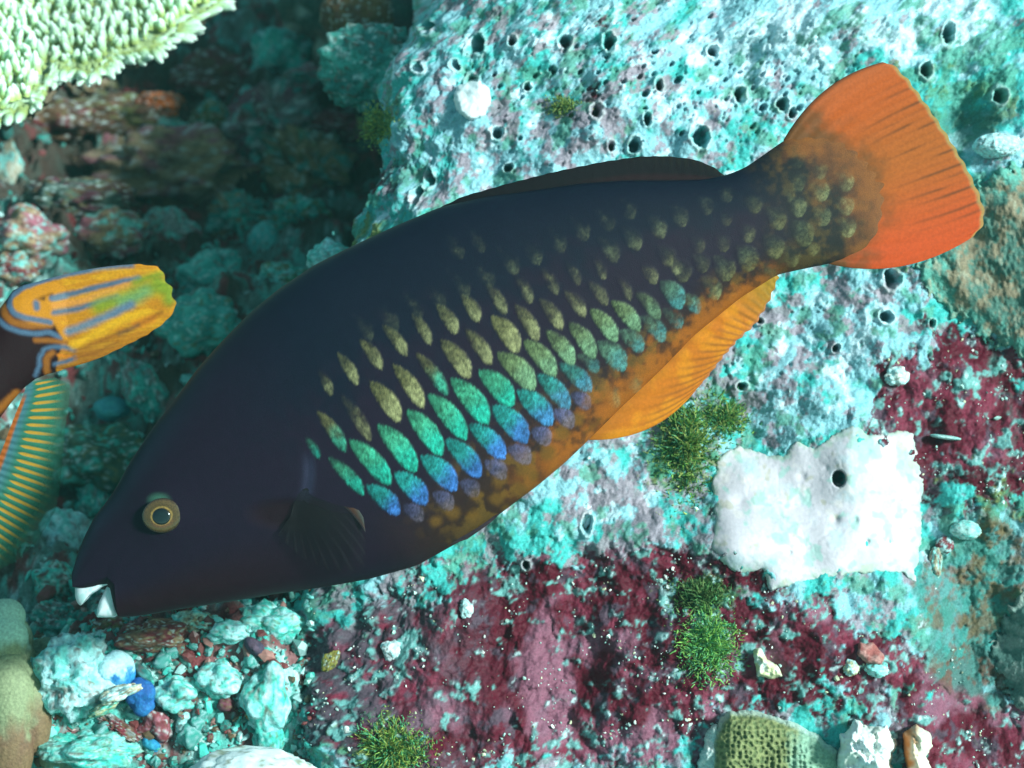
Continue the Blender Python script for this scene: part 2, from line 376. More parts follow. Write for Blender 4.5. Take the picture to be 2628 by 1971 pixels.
# ------------------------------------------------------------------ crusts that grow on the rock
def poly_sd(px, py, poly):
    poly = np.asarray(poly, float); n = len(poly)
    d = np.full(np.shape(px), 1e9); inside = np.zeros(np.shape(px), bool)
    for i in range(n):
        a = poly[i]; b = poly[(i + 1) % n]; e = b - a
        wx, wy = px - a[0], py - a[1]
        t = np.clip((wx * e[0] + wy * e[1]) / (e @ e), 0, 1)
        d = np.minimum(d, np.hypot(wx - t * e[0], wy - t * e[1]))
        cond = ((a[1] <= py) & (b[1] > py)) | ((b[1] <= py) & (a[1] > py))
        xin = a[0] + (py - a[1]) / np.where(abs(b[1] - a[1]) < 1e-9, 1e-9, (b[1] - a[1])) * e[0]
        inside ^= cond & (px < xin)
    return np.where(inside, d, -d)
def crust(name, poly, thick, edge, step, relief, pigment, mat, ragged=10, seed=0, base=None, parent=None):
    poly = np.asarray(poly, float); m = 26
    xs = np.arange(poly[:, 0].min() - m, poly[:, 0].max() + m, step); ys = np.arange(poly[:, 1].min() - m, poly[:, 1].max() + m, step)
    X, Y = np.meshgrid(xs, ys)
    sd = poly_sd(X, Y, poly) + (fbm2(X / 22, Y / 22, seed + 900, 5, .65) - .5) * 2.4 * ragged
    prof = np.sqrt(np.clip(1 - (1 - np.clip(sd / edge, 0, 1)) ** 2, 0, 1)) * thick - np.clip(-sd, 0, 40) * 0.0009 
    ins = np.clip(sd / edge, 0, 1)
    Z = sample(base if base is not None else rmap_s, X, Y) - prof - relief(X, Y, sd) * ins
    P = unproject(X, Y, Z); c = pigment(X, Y, sd)
    f = grid_faces(len(ys), len(xs))
    keep = (sd > -20).ravel()[f].all(1); f = f[keep]
    used = np.unique(f); remap = np.full(X.size, -1); remap[used] = np.arange(len(used))
    me = mk_mesh(name, P.reshape(-1, 3)[used], remap[f], c.reshape(-1, 3)[used])
    o = link(name, me, mat, parent)
    return o

# white square sponge with one open osculum
def sponge_relief(X, Y, sd):
    h = (fbm2(X / 90, Y / 90, 5, 3) - .5) * .0006 + (fbm2(X / 22, Y / 22, 8, 3) - .5) * .0005
    d = np.hypot((X - 2153) / 18, (Y - 1228) / 22)
    h += .0045 * np.exp(-((d - .2) / 2.6) ** 2) - .017 * smooth(1.05, .75, d)
    for (x, y, r, dp) in [(a_, b_, c_, d_ * .7) for a_, b_, c_, d_ in ((1895, 1290, 20, .003), (2058, 1222, 12, .002), (2225, 1390, 8, .004), (2027, 1418, 6, .003), (2145, 1333, 10, .0025), (2228, 1158, 8, .003), (2195, 1335, 8, .002), (2290, 1330, 14, .0025), (2120, 1200, 8, .0015))]:
        h -= dp * np.exp(-((X - x) ** 2 + (Y - y) ** 2) / r ** 2)
    cr = np.abs(fbm2(X / 70, Y / 70, 77, 3) - .5)
    return h - .0002 * np.exp(-(cr / .02) ** 2)
def sponge_pig(X, Y, sd):
    c = np.empty(X.shape + (3,)); c[...] = (0.58, 0.50, 0.55)
    c = mixc(c, (0.40, 0.51, 0.56), smooth(.45, .7, fbm2(X / 60, Y / 60, 41, 3)) * .6)
    c = mixc(c, (0.66, 0.56, 0.55), smooth(.56, .72, fbm2(X / 30, Y / 30, 43, 4)) * .6)
    c = mixc(c, (0.40, 0.35, 0.25), smooth(.66, .78, fbm2(X / 34, Y / 34, 47, 3) + .16 * np.exp(-((X - 2240) / 90) ** 2 - ((Y - 1125) / 40) ** 2)) * .6)
    c = mixc(c, (0.30, 0.50, 0.45), smooth(.6, .75, fbm2(X / 30, Y / 30, 49, 3) + .2 * np.exp(-((X - 2210) / 40) ** 2 - ((Y - 1180) / 60) ** 2)) * .7)
    c = mixc(c, (0.10, 0.11, 0.14), smooth(1.1, .8, np.hypot((X - 2153) / 18, (Y - 1228) / 22)) * .8)
    c = mixc(c, (.32, .42, .34), smooth(20, -6, sd + (fbm2(X / 12, Y / 12, 91, 3) - .5) * 40) * .8)
    return c
sp = crust('white_sponge', [(1845, 1172), (1900, 1145), (1960, 1165), (2010, 1170), (2045, 1135), (2090, 1150), (2140, 1118), (2190, 1090), (2230, 1118), (2300, 1105), (2345, 1110), (2358, 1190), (2372, 1230), (2362, 1300), (2365, 1370), (2358, 1430), (2352, 1495), (2320, 1470), (2230, 1468), (2120, 1480), (2030, 1500), (1978, 1515), (1955, 1465), (1895, 1470), (1860, 1450), (1825, 1400), (1838, 1320), (1830, 1250)],
           0.0026, 95, 3.0, sponge_relief, sponge_pig, M_sponge, 7, 1, base=blur(rmap_s, 70))
tag(sp, 'white square sponge with one dark open hole growing on the rock', 'sponge')

def plain_relief(amp, sc, seed):
    return lambda X, Y, sd: (fbm2(X / sc, Y / sc, seed, 4, .6) - .5) * amp
def plain_pig(c0, c1, sc, seed, lo=.4, hi=.65):
    return lambda X, Y, sd: mixc(np.broadcast_to(np.array(c0, float), X.shape + (3,)), c1, smooth(lo, hi, fbm2(X / sc, Y / sc, seed, 4, .6)))
o = crust('encrusting_sponge', [(1172, 222), (1196, 212), (1230, 206), (1254, 226), (1258, 262), (1246, 295), (1205, 312), (1176, 290), (1166, 255)], .005, 14, 3, plain_relief(.002, 14, 3), plain_pig((.66, .72, .74), (.80, .80, .78), 20, 5), M_sponge, 5, 3)
tag(o, 'small white rounded sponge crust just below a dark hole near the top of the rock', 'sponge')
def comb_relief(X, Y, sd):
    d1, d2, i = worley2(X / 14, Y / 13, 61, .6)
    return .0012 * smooth(.18, .5, d1) - .0009 + (fbm2(X / 60, Y / 60, 3, 2) - .5) * .004
def comb_pig(X, Y, sd):
    d1, d2, i = worley2(X / 14, Y / 13, 61, .6)
    c = mixc(np.broadcast_to(np.array((.10, .13, .05)), X.shape + (3,)), (.22, .23, .095), smooth(.25, .5, d1))
    c = mixc(c, (.25, .42, .32), smooth(1990, 2090, X + (fbm2(X / 40, Y / 40, 4, 3) - .5) * 120) * .8)
    return mixc(c, (.55, .68, .62), smooth(18, 2, sd) * .7)
o = crust('honeycomb_coral', [(1845, 1850), (1870, 1825), (1920, 1822), (1975, 1835), (2040, 1855), (2100, 1885), (2150, 1930), (2175, 2040), (1815, 2040), (1822, 1960), (1828, 1900)], .014, 60, 2.8, comb_relief, comb_pig, M_coral, 6, 5)
tag(o, 'olive honeycomb coral mound with small round cells at the foot of the rock', 'coral')
o = crust('pale_crust', [(1815, 1880), (1842, 1850), (1850, 1920), (1835, 2030), (1780, 2040), (1790, 1960)], .007, 16, 3, plain_relief(.004, 18, 9), plain_pig((.45, .6, .58), (.75, .75, .7), 22, 15), M_rock, 8, 8)
tag(o, 'pale ragged crust along the edge of the olive honeycomb coral', 'coral crust')
o = crust('white_coral_lump', [(2160, 1885), (2195, 1850), (2240, 1868), (2275, 1865), (2300, 1900), (2290, 1950), (2310, 2030), (2150, 2030), (2140, 1960)], .022, 40, 3, plain_relief(.012, 22, 19), plain_pig((.74, .74, .66), (.82, .84, .86), 30, 25), M_sponge, 9, 11)
tag(o, 'bright white knobbly lump beside the olive honeycomb coral', 'coral')
def or_pig(X, Y, sd):
    c = np.broadcast_to(np.array((.74, .72, .58)), X.shape + (3,))
    return mixc(c, (.55, .16, .03), smooth(2372, 2322, X + (fbm2(X / 20, Y / 20, 5, 3) - .5) * 50))
o = crust('orange_tunicate', [(2320, 1880), (2350, 1860), (2388, 1880), (2392, 1915), (2375, 1940), (2395, 1985), (2380, 2040), (2325, 2040), (2330, 1975), (2318, 1930)], .018, 28, 3, plain_relief(.006, 18, 29), or_pig, M_sponge, 4, 14)
tag(o, 'orange and cream rounded tunicate right of the bright white lump', 'tunicate')
o = crust('yellow_white_sponge', [(1935, 1668), (1950, 1660), (1968, 1690), (2000, 1712), (2008, 1735), (1975, 1742), (1945, 1735), (1935, 1700)], .007, 12, 2.6, plain_relief(.006, 14, 39), plain_pig((.62, .60, .36), (.72, .76, .72), 22, 35), M_sponge, 5, 17)
tag(o, 'small yellow and white ragged sponge on the crimson crust', 'sponge')
o = crust('pink_crust', [(2205, 1650), (2240, 1650), (2270, 1680), (2265, 1710), (2225, 1705), (2200, 1680)], .004, 14, 3, plain_relief(.002, 14, 49), plain_pig((.34, .10, .09), (.42, .20, .18), 18, 45), M_rock, 5, 21)
tag(o, 'small rose pink crust on the crimson area below the white square sponge', 'algae crust')
def soft_pig(X, Y, sd):
    n = fbm2(X / 26, Y / 34, 81, 4, .65)
    c = mixc(np.broadcast_to(np.array((.065, .15, .12)), X.shape + (3,)), (.22, .17, .11), smooth(.42, .62, n))
    c = mixc(c, (.10, .34, .28), smooth(60, 5, sd + (n - .5) * 90) * .8)
    return mixc(c, (.28, .27, .20), smooth(.6, .75, fbm2(X / 12, Y / 22, 83, 3)) * .7)
def soft_relief(X, Y, sd):
    d1, d2, i = worley2(X / 13, Y / 22, 91)
    return np.clip(.7 - d1, 0, 1) * .0014 + (fbm2(X / 70, Y / 70, 87, 3) - .5) * .007
o = crust('brown_soft_coral', [(2420, 640), (2470, 520), (2540, 440), (2700, 400), (2760, 900), (2640, 915), (2560, 880), (2500, 850), (2430, 790), (2380, 750), (2360, 690)], .0045, 150, 3.2, soft_relief, soft_pig, M_coral, 30, 23)
tag(o, 'brown fuzzy soft coral on the rock below the orange tail fin', 'soft coral')
o = crust('grey_soft_coral', [(2590, 1560), (2700, 1480), (2760, 1800), (2640, 1830), (2570, 1760), (2540, 1680)], .004, 110, 3.5, soft_relief, plain_pig((.08, .16, .14), (.22, .27, .24), 30, 85), M_coral, 30, 27)
tag(o, 'grey green soft coral in the recess low on the rock', 'soft coral')

# ------------------------------------------------------------------ pale grit caught on the rock: nobody could count it
def build_grit():
    phi = (1 + 5 ** .5) / 2
    ico = np.array([(-1, phi, 0), (1, phi, 0), (-1, -phi, 0), (1, -phi, 0), (0, -1, phi), (0, 1, phi), (0, -1, -phi), (0, 1, -phi), (phi, 0, -1), (phi, 0, 1), (-phi, 0, -1), (-phi, 0, 1)]) / 1.9
    fi = np.array([(0, 11, 5), (0, 5, 1), (0, 1, 7), (0, 7, 10), (0, 10, 11), (1, 5, 9), (5, 11, 4), (11, 10, 2), (10, 7, 6), (7, 1, 8), (3, 9, 4), (3, 4, 2), (3, 2, 6), (3, 6, 8), (3, 8, 9), (4, 9, 5), (2, 4, 11), (6, 2, 10), (8, 6, 7), (9, 8, 1)])
    w = (0.02 + rock_crim) * (rpx > 700) * (rpx < 2700) * (rpy > -40) * (rpy < 2050) * (rock_Q > 0)
    clump = fbm2(rpx / 60, rpy / 60, 611, 3); w = w * np.clip(clump - .38, 0, 1) ** 1.5
    w = w.ravel() / w.sum(); n = 1100
    pick = RNG.choice(w.size, n, p=w); base = rock_P.reshape(-1, 3)[pick]
    sz = RNG.lognormal(math.log(.00030), .5, n)
    V, Fc, C = [], [], []
    pal = np.array([(.55, .70, .66), (.40, .62, .56), (.78, .80, .76), (.62, .62, .42), (.35, .50, .45)])
    for i in range(n):
        sc = np.array([1, RNG.uniform(.7, 1.4), RNG.uniform(.7, 2.0)]) * sz[i]
        A = np.linalg.qr(RNG.normal(size=(3, 3)))[0]
        V.append((ico * sc * RNG.uniform(.5, 1.4, (12, 1))) @ A + base[i] - FWD * sz[i] * .6)
        Fc.append(fi + 12 * i); C.append(np.broadcast_to(pal[RNG.integers(5)] * RNG.uniform(.7, 1.1), (12, 3)))
    me = mk_mesh('shell_grit', np.concatenate(V), np.concatenate(Fc), np.concatenate(C), False)
    o = link('shell_grit', me, M_grain); tag(o, 'pale shell grit and sand grains scattered over the crimson crusts', 'grit', kind='stuff')
build_grit()

# ------------------------------------------------------------------ algae tufts
def tuft(px, py, rx, ry, n, length, colors, label, seed, width=.0009):
    r = np.random.default_rng(seed)
    V, Fc, C = [], [], []; k = 0
    for i in range(int(n * 6)):
        a = r.uniform(0, 2 * math.pi); q = min(1.7, abs(r.normal(0, .72)))
        x, y = px + rx * q * math.cos(a), py + ry * q * math.sin(a)
        p = unproject(x, y, surface(x, y) + .0015).reshape(3)
        d = -FWD * r.uniform(.5, 1.1) + UP * r.uniform(-.3, .9) + RIGHT * r.normal(0, .55) + UP * (py - y) / ry * .3 + RIGHT * (x - px) / rx * .4
        d /= np.linalg.norm(d); side = np.cross(d, FWD + r.normal(0, .6, 3)); side /= np.linalg.norm(side)
        L = length * .44 * r.uniform(.35, 1.15) * max(.3, 1.15 - .5 * q); w = width * .5 * r.uniform(.5, 1.5); bend = r.normal(0, .8, 3)
        c = np.array(colors[r.integers(len(colors))]) * r.uniform(1.8, 3.6) + np.array((.02, .03, .02)) * r.uniform(0, 2)
        S = 4
        for s in range(S + 1):
            t = s / S; ctr = p + d * L * t + bend * L * t * t * .6; ww = w * (1 - t) ** .6 + .00012
            V += [ctr - side * ww, ctr + side * ww, ctr + np.cross(side, d) * ww * .7]; C += [c, c, c]
        for s in range(S):
            b0 = k + 3 * s
            for e in range(3):
                Fc.append((b0 + e, b0 + (e + 1) % 3, b0 + 3 + (e + 1) % 3, b0 + 3 + e))
        k += 3 * (S + 1)
    me = mk_mesh('algae_tuft', V, np.array(Fc), np.array(C))
    o = link('algae_tuft', me, M_algae); tag(o, label, 'algae')
G = [(.05, .13, .03), (.10, .16, .03), (.03, .12, .06), (.16, .18, .05)]
tuft(1760, 1140, 70, 130, 900, .010, G, 'green seaweed tuft left of the white square sponge, under the orange anal fin', 1)
tuft(1860, 1075, 55, 50, 350, .009, G, 'small olive seaweed tuft at the top left corner of the white square sponge', 2)
tuft(1815, 1655, 65, 85, 800, .010, [(.08, .20, .05), (.13, .22, .05), (.06, .18, .09)], 'bright green seaweed tuft on crimson crust below the white square sponge', 3)
tuft(1800, 1530, 65, 40, 420, .009, [(.04, .10, .03), (.07, .10, .03)], 'dark green seaweed tuft at the lower left corner of the white square sponge', 4)
tuft(1005, 1935, 85, 70, 900, .011, [(.05, .17, .08), (.12, .19, .04), (.17, .18, .04)], 'green seaweed tuft at the foot of the rock beside the thin white finger', 5)
tuft(1445, 275, 42, 26, 240, .006, [(.14, .17, .04), (.07, .13, .05)], 'tiny yellow green seaweed tuft on the upper rock above the dorsal fin', 7)
tuft(975, 325, 45, 40, 260, .006, [(.18, .20, .05), (.09, .16, .06)], 'small yellow green seaweed tuft on the upper left edge of the rock', 8)

# ------------------------------------------------------------------ rubble and corals on the floor
def ico_sphere(n):
    import bmesh
    bm = bmesh.new(); bmesh.ops.create_icosphere(bm, subdivisions=n, radius=1)
    bm.verts.ensure_lookup_table()
    v = np.array([x.co[:] for x in bm.verts]); f = np.array([[q.index for q in p.verts] for p in bm.faces]); bm.free()
    return v, f
ICO5 = ico_sphere(5); ICO4 = ico_sphere(4); ICO3 = ico_sphere(3)
def lump(name, px, py, rx, ry, rz, style, pals, label, cat, seed, Z=None, sink=.3, mat=None, group=None, rot=0.0, tint=None, up=0.0):
    """one rounded or broken piece; rx, ry are photo pixels, rz is depth relative to rx"""
    v, f = ICO5 if rx > 55 else ICO4
    s = seed * 3.7
    q = v + s
    if style == 'chunk':
        h = .55 + .9 * fbm3(q, 1.1, seed, 2) + .28 * (fbm3(q, 3.5, seed + 1, 4, .6) - .5) * 2
    elif style == 'knob':
        h = .6 + .7 * fbm3(q, 1.3, seed, 2)
        r = np.random.default_rng(seed); D = r.normal(size=(38, 3)); D /= np.linalg.norm(D, axis=1)[:, None]
        dd = np.min(np.arccos(np.clip(v @ D.T, -1, 1)), 1); h = h + .38 * np.clip(1 - dd / .42, 0, 1) ** .7 + .10 * (fbm3(q, 7, seed + 3, 3) - .5)
    elif style == 'round':
        h = .8 + .35 * fbm3(q, 1.2, seed, 3) + .10 * (fbm3(q, 6, seed + 5, 3) - .5)
    elif style == 'ridge':
        rg = 1 - np.abs(fbm3(q, 1.6, seed, 3) - .5) * 4; h = .55 + .55 * np.clip(rg, 0, 1) + .3 * fbm3(q, 4, seed + 2, 3)
    elif style == 'lobe':
        r = np.random.default_rng(seed); D = r.normal(size=(9, 3)); D /= np.linalg.norm(D, axis=1)[:, None]
        dd = np.min(np.arccos(np.clip(v @ D.T, -1, 1)), 1); h = .72 + .36 * np.sqrt(np.clip(1 - (dd / .85) ** 2, 0, 1)) + .05 * (fbm3(q, 3, seed, 3) - .5)
    else:   # smooth
        h = .86 + .28 * fbm3(q, 1.3, seed, 2) + .05 * (fbm3(q, 4, seed + 1, 2) - .5)
    if style in ('chunk', 'knob', 'round', 'ridge'): h = h + .20 * (fbm3(q, 7, seed + 21, 4, .65) - .5) + (.20 * (.5 - np.abs(2 * fbm3(q, 2.6, seed + 27, 3) - 1) * 2) if style in ('chunk', 'ridge') else 0)
    Zc = surface(px, py) if Z is None else Z
    m = Zc / F
    w = v * h[:, None]
    loc = np.stack([w[:, 0] * rx, w[:, 1] * ry, w[:, 2] * rz * rx], 1) * m
    ca, sa = math.cos(rot), math.sin(rot)
    x = loc[:, 0] * ca - loc[:, 1] * sa; y = loc[:, 0] * sa + loc[:, 1] * ca
    vv = x[:, None] * RIGHT + y[:, None] * UP + loc[:, 2][:, None] * FWD
    n1 = fbm3(q, 2.2, seed + 11, 4, .6); n2 = fbm3(q, 4.5, seed + 13, 3, .6)
    c = np.broadcast_to(np.array(pals[0], float), v.shape)
    if len(pals) > 1: c = mixc(c, pals[1], smooth(.42, .60, n1))
    if len(pals) > 2: c = mixc(c, pals[2], smooth(.52, .64, n2) * .9)
    if style in ('chunk', 'knob', 'round', 'ridge'):
        n3 = fbm3(q, 9, seed + 23, 3, .6); c = mixc(c, SPK if seed % 3 else OLV, smooth(.58, .70, n3 + (n1 - .5) * .3) * .75); c = mixc(c, (.60, .74, .72), smooth(.62, .74, fbm3(q, 12, seed + 29, 2)) * .6)
    if tint is not None: c = mixc(c, tint, smooth(.15, .55, vv[:, 2] / (np.abs(vv[:, 2]).max() + 1e-9) + (n1 - .5)))
    me = mk_mesh(name, vv, f, c)
    o = link(name, me, mat or M_rubble)
    o.location = unproject(px, py, Zc + (sink * 2 - 1) * rz * rx * m * .5).reshape(3)
    tag(o, label, cat, group)
    return o
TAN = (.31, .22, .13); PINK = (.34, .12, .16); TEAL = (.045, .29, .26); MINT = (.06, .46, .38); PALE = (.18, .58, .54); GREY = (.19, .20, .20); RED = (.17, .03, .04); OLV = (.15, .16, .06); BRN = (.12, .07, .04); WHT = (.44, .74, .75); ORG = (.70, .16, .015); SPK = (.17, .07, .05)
L = lump
# far dark recess below the table coral
L('shade_outcrop', 1190, -150, 470, 430, .7, 'chunk', [(.10, .07, .05), (.05, .12, .11), (.08, .05, .06)], 'dark brown mass added behind the top of the pale rock to shade the recess', 'rock', 40, Z=1.36, rot=.3)  # added mass, mostly out of view, keeps the sun off the recess
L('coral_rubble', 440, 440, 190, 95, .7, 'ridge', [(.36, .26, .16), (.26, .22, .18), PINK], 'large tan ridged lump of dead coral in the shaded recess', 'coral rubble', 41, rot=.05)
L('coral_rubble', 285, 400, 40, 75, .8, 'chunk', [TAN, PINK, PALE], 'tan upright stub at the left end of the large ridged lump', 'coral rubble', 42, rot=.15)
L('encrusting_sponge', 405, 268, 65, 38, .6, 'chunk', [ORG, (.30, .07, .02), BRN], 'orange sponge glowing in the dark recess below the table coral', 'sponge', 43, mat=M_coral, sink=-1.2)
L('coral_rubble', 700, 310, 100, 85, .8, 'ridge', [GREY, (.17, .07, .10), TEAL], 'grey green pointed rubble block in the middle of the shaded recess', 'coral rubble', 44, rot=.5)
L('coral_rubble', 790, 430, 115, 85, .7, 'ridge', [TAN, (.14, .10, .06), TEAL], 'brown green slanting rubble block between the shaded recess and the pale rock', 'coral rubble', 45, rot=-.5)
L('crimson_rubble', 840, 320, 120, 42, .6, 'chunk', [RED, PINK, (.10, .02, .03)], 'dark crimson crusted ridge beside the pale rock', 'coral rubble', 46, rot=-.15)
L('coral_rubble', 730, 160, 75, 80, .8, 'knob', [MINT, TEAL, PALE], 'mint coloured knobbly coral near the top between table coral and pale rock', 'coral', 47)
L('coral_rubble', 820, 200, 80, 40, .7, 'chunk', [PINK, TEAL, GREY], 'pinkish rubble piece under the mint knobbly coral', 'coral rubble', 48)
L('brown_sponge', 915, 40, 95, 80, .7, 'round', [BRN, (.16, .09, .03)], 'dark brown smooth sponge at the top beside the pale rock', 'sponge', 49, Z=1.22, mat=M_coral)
L('teal_rock_side', 955, 170, 120, 105, .6, 'chunk', [(.06, .30, .25), (.04, .20, .18)], 'dull teal receding side of the pale rock at its top left edge', 'rock', 50, Z=1.10)  # separate block standing for the receding side wall of the rock
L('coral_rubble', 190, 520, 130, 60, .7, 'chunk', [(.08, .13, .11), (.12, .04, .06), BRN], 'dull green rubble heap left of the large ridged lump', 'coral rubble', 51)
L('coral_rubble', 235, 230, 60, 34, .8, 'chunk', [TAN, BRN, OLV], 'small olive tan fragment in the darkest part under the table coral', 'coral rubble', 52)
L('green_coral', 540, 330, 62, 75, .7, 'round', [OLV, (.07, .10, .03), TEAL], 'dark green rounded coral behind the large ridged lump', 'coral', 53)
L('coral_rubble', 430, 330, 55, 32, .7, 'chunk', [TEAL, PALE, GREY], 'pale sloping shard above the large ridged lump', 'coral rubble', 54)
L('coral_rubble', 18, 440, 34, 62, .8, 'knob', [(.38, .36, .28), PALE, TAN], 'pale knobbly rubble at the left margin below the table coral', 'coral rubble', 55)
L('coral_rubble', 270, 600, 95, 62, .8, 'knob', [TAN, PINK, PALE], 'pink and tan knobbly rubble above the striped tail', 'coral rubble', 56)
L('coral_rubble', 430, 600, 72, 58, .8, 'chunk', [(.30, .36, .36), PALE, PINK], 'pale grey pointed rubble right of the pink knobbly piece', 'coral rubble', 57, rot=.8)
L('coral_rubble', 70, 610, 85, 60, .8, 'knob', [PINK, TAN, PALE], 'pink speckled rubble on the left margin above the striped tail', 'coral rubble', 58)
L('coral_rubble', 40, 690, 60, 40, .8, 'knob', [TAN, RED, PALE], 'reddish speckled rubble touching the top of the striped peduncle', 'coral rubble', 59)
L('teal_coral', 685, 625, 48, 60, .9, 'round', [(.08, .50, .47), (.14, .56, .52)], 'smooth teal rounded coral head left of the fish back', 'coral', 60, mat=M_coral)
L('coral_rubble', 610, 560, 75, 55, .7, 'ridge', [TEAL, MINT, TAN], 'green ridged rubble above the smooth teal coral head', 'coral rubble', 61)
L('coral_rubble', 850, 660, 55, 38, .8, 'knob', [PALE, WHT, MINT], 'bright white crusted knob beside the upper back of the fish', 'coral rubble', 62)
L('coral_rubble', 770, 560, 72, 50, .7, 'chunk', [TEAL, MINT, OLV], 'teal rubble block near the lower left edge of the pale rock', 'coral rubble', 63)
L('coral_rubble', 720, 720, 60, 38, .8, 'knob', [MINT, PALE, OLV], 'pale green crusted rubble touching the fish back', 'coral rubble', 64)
# middle left, between the two fish
L('teal_coral', 545, 720, 80, 62, .8, 'knob', [(.06, .44, .38), (.12, .52, .46), TEAL], 'teal knobbly coral right of the striped tail tip', 'coral', 65, mat=M_coral)
L('teal_coral', 520, 830, 95, 72, .8, 'knob', [(.05, .36, .31), TEAL, (.10, .46, .40)], 'darker teal knobbly coral under the first, close to the fish head', 'coral', 66, mat=M_coral)
L('coral_rubble', 365, 1000, 48, 75, .8, 'chunk', [TEAL, GREY, MINT], 'upright dull green stub below the striped tail', 'coral rubble', 67, rot=.3)
L('blue_coral', 282, 1055, 52, 38, .8, 'lobe', [(.05, .30, .36), (.06, .34, .36)], 'small blue dome shaped coral beside the yellow rayed fin', 'coral', 68, mat=M_coral)
L('green_coral', 260, 1170, 115, 75, .7, 'knob', [(.05, .10, .06), (.04, .12, .09), MINT], 'dark green bushy coral right of the yellow rayed fin', 'coral', 69, mat=M_coral)
L('coral_rubble', 240, 1290, 40, 62, .8, 'ridge', [MINT, (.12, .42, .36), PALE], 'mint spiky rubble just left of the fish forehead', 'coral rubble', 70)
L('coral_rubble', 170, 1390, 55, 72, .8, 'knob', [PALE, (.30, .58, .60), WHT], 'bright cyan white coral knob left of the fish snout', 'coral', 71)
L('coral_rubble', 140, 1490, 48, 45, .8, 'knob', [MINT, PALE, RED], 'mint crusted rubble left of the white beak', 'coral rubble', 72)
# lower left
BL = allmap_s
L('lobed_coral', 20, 1650, 90, 110, .8, 'lobe', [(.26, .27, .15), (.20, .20, .12)], 'upper pale green tan lobe of the smooth coral on the left margin', 'coral', 73, Z=.93, mat=M_coral, tint=(.42, .60, .48))  # pale tint on top paints in light falling from above
L('lobed_coral', 25, 1860, 100, 175, .8, 'lobe', [(.19, .115, .06), (.16, .085, .05)], 'big smooth brown coral lobe on the left margin under the pale lobe', 'coral', 74, Z=.92, mat=M_coral, tint=(.24, .27, .15))  # greenish top tint stands in for light on the upper side
L('lobed_coral', 105, 1700, 48, 66, .8, 'lobe', [(.20, .26, .17), (.14, .20, .14)], 'small green lobe between the brown lobe and the pale rubble', 'coral', 75, Z=.935, mat=M_coral)
L('coral_rubble', 195, 1745, 105, 100, .8, 'chunk', [PALE, WHT, (.40, .55, .58)], 'large pale blue white rubble block in front of the brown lobe', 'coral rubble', 76)
L('coral_rubble', 175, 1670, 42, 34, .8, 'knob', [WHT, PALE, MINT], 'small white knob on top of the large pale rubble block', 'coral rubble', 77)
L('blue_sponge', 300, 1735, 50, 62, .8, 'lobe', [(.02, .17, .42), (.03, .25, .50)], 'vivid blue sponge with a pale tip below the fish chin', 'sponge', 78, mat=M_coral, tint=(.45, .70, .75), sink=-.9)
L('blue_sponge', 362, 1788, 40, 48, .8, 'lobe', [(.015, .09, .30), (.02, .15, .38)], 'darker blue rounded sponge right of the vivid blue one', 'sponge', 79, mat=M_coral, sink=-.6)
L('coral_finger', 300, 1782, 48, 17, .8, 'knob', [(.66, .62, .46), WHT, TAN], 'cream finger of dead coral lying across the blue sponges', 'coral rubble', 80, rot=.35, sink=-2.4)
L('coral_finger', 265, 1820, 38, 12, .8, 'knob', [(.36, .38, .22), MINT], 'thin olive coral twig under the cream finger', 'coral rubble', 81, rot=.45, sink=-2.0)
L('blue_sponge', 390, 1910, 26, 18, .8, 'lobe', [(.02, .22, .42), (.03, .28, .42)], 'small blue sponge scrap low down near the bottom edge', 'sponge', 82, mat=M_coral, rot=-.6)
L('red_sponge', 400, 1860, 38, 36, .8, 'knob', [(.22, .05, .06), RED, PINK], 'dull red cushion sponge below the blue sponges', 'sponge', 83, mat=M_coral)
L('crimson_rubble', 310, 1870, 62, 22, .7, 'chunk', [RED, GREY, BRN], 'flat red brown shard left of the red cushion sponge', 'coral rubble', 84, rot=-.5)
L('coral_rubble', 565, 1745, 52, 40, .8, 'knob', [WHT, PALE, MINT], 'round white pebble of coral under the fish throat', 'coral rubble', 85)
L('coral_rubble', 460, 1780, 55, 42, .8, 'knob', [MINT, PALE, WHT], 'pale mint knobbly rubble left of the round white pebble', 'coral rubble', 86)
L('coral_rubble', 470, 1855, 18, 32, .8, 'round', [WHT, PALE], 'small upright white chip beside the red cushion sponge', 'coral rubble', 87, rot=-.4)
L('dark_pebble', 655, 1660, 34, 18, .9, 'smooth', [(.06, .05, .08), (.09, .06, .09)], 'dark slate oval pebble on the pale ledge under the fish throat', 'pebble', 88, rot=-.65)
L('coral_rubble', 590, 1625, 48, 26, .8, 'knob', [WHT, PALE, MINT], 'white knobbly rubble left of the dark oval pebble', 'coral rubble', 89)
L('coral_rubble', 700, 1600, 75, 50, .8, 'knob', [MINT, PALE, WHT], 'mint white crusted rubble right under the fish throat', 'coral rubble', 90)
L('coral_rubble', 500, 1610, 60, 34, .8, 'chunk', [(.34, .40, .30), PALE, TAN], 'greyish olive rubble piece behind the fish chin', 'coral rubble', 91)
L('crimson_rubble', 400, 1630, 75, 36, .8, 'knob', [RED, (.20, .09, .06), TAN], 'red brown knobbly rubble just below the beak', 'coral rubble', 92)
L('crimson_rubble', 290, 1610, 50, 28, .8, 'chunk', [(.18, .12, .08), RED, OLV], 'brown rubble under the open beak', 'coral rubble', 93)
L('coral_rubble', 145, 1590, 62, 42, .8, 'chunk', [TEAL, GREY, MINT], 'grey teal rubble between the beak and the lobed coral', 'coral rubble', 94)
L('coral_rubble', 690, 1800, 52, 85, .8, 'knob', [PALE, MINT, WHT], 'tall pale cyan crust at the left foot of the rock', 'coral rubble', 95)
L('coral_rubble', 690, 1900, 42, 60, .8, 'round', [MINT, PALE, TEAL], 'mint green crust below the tall pale cyan one', 'coral rubble', 96)
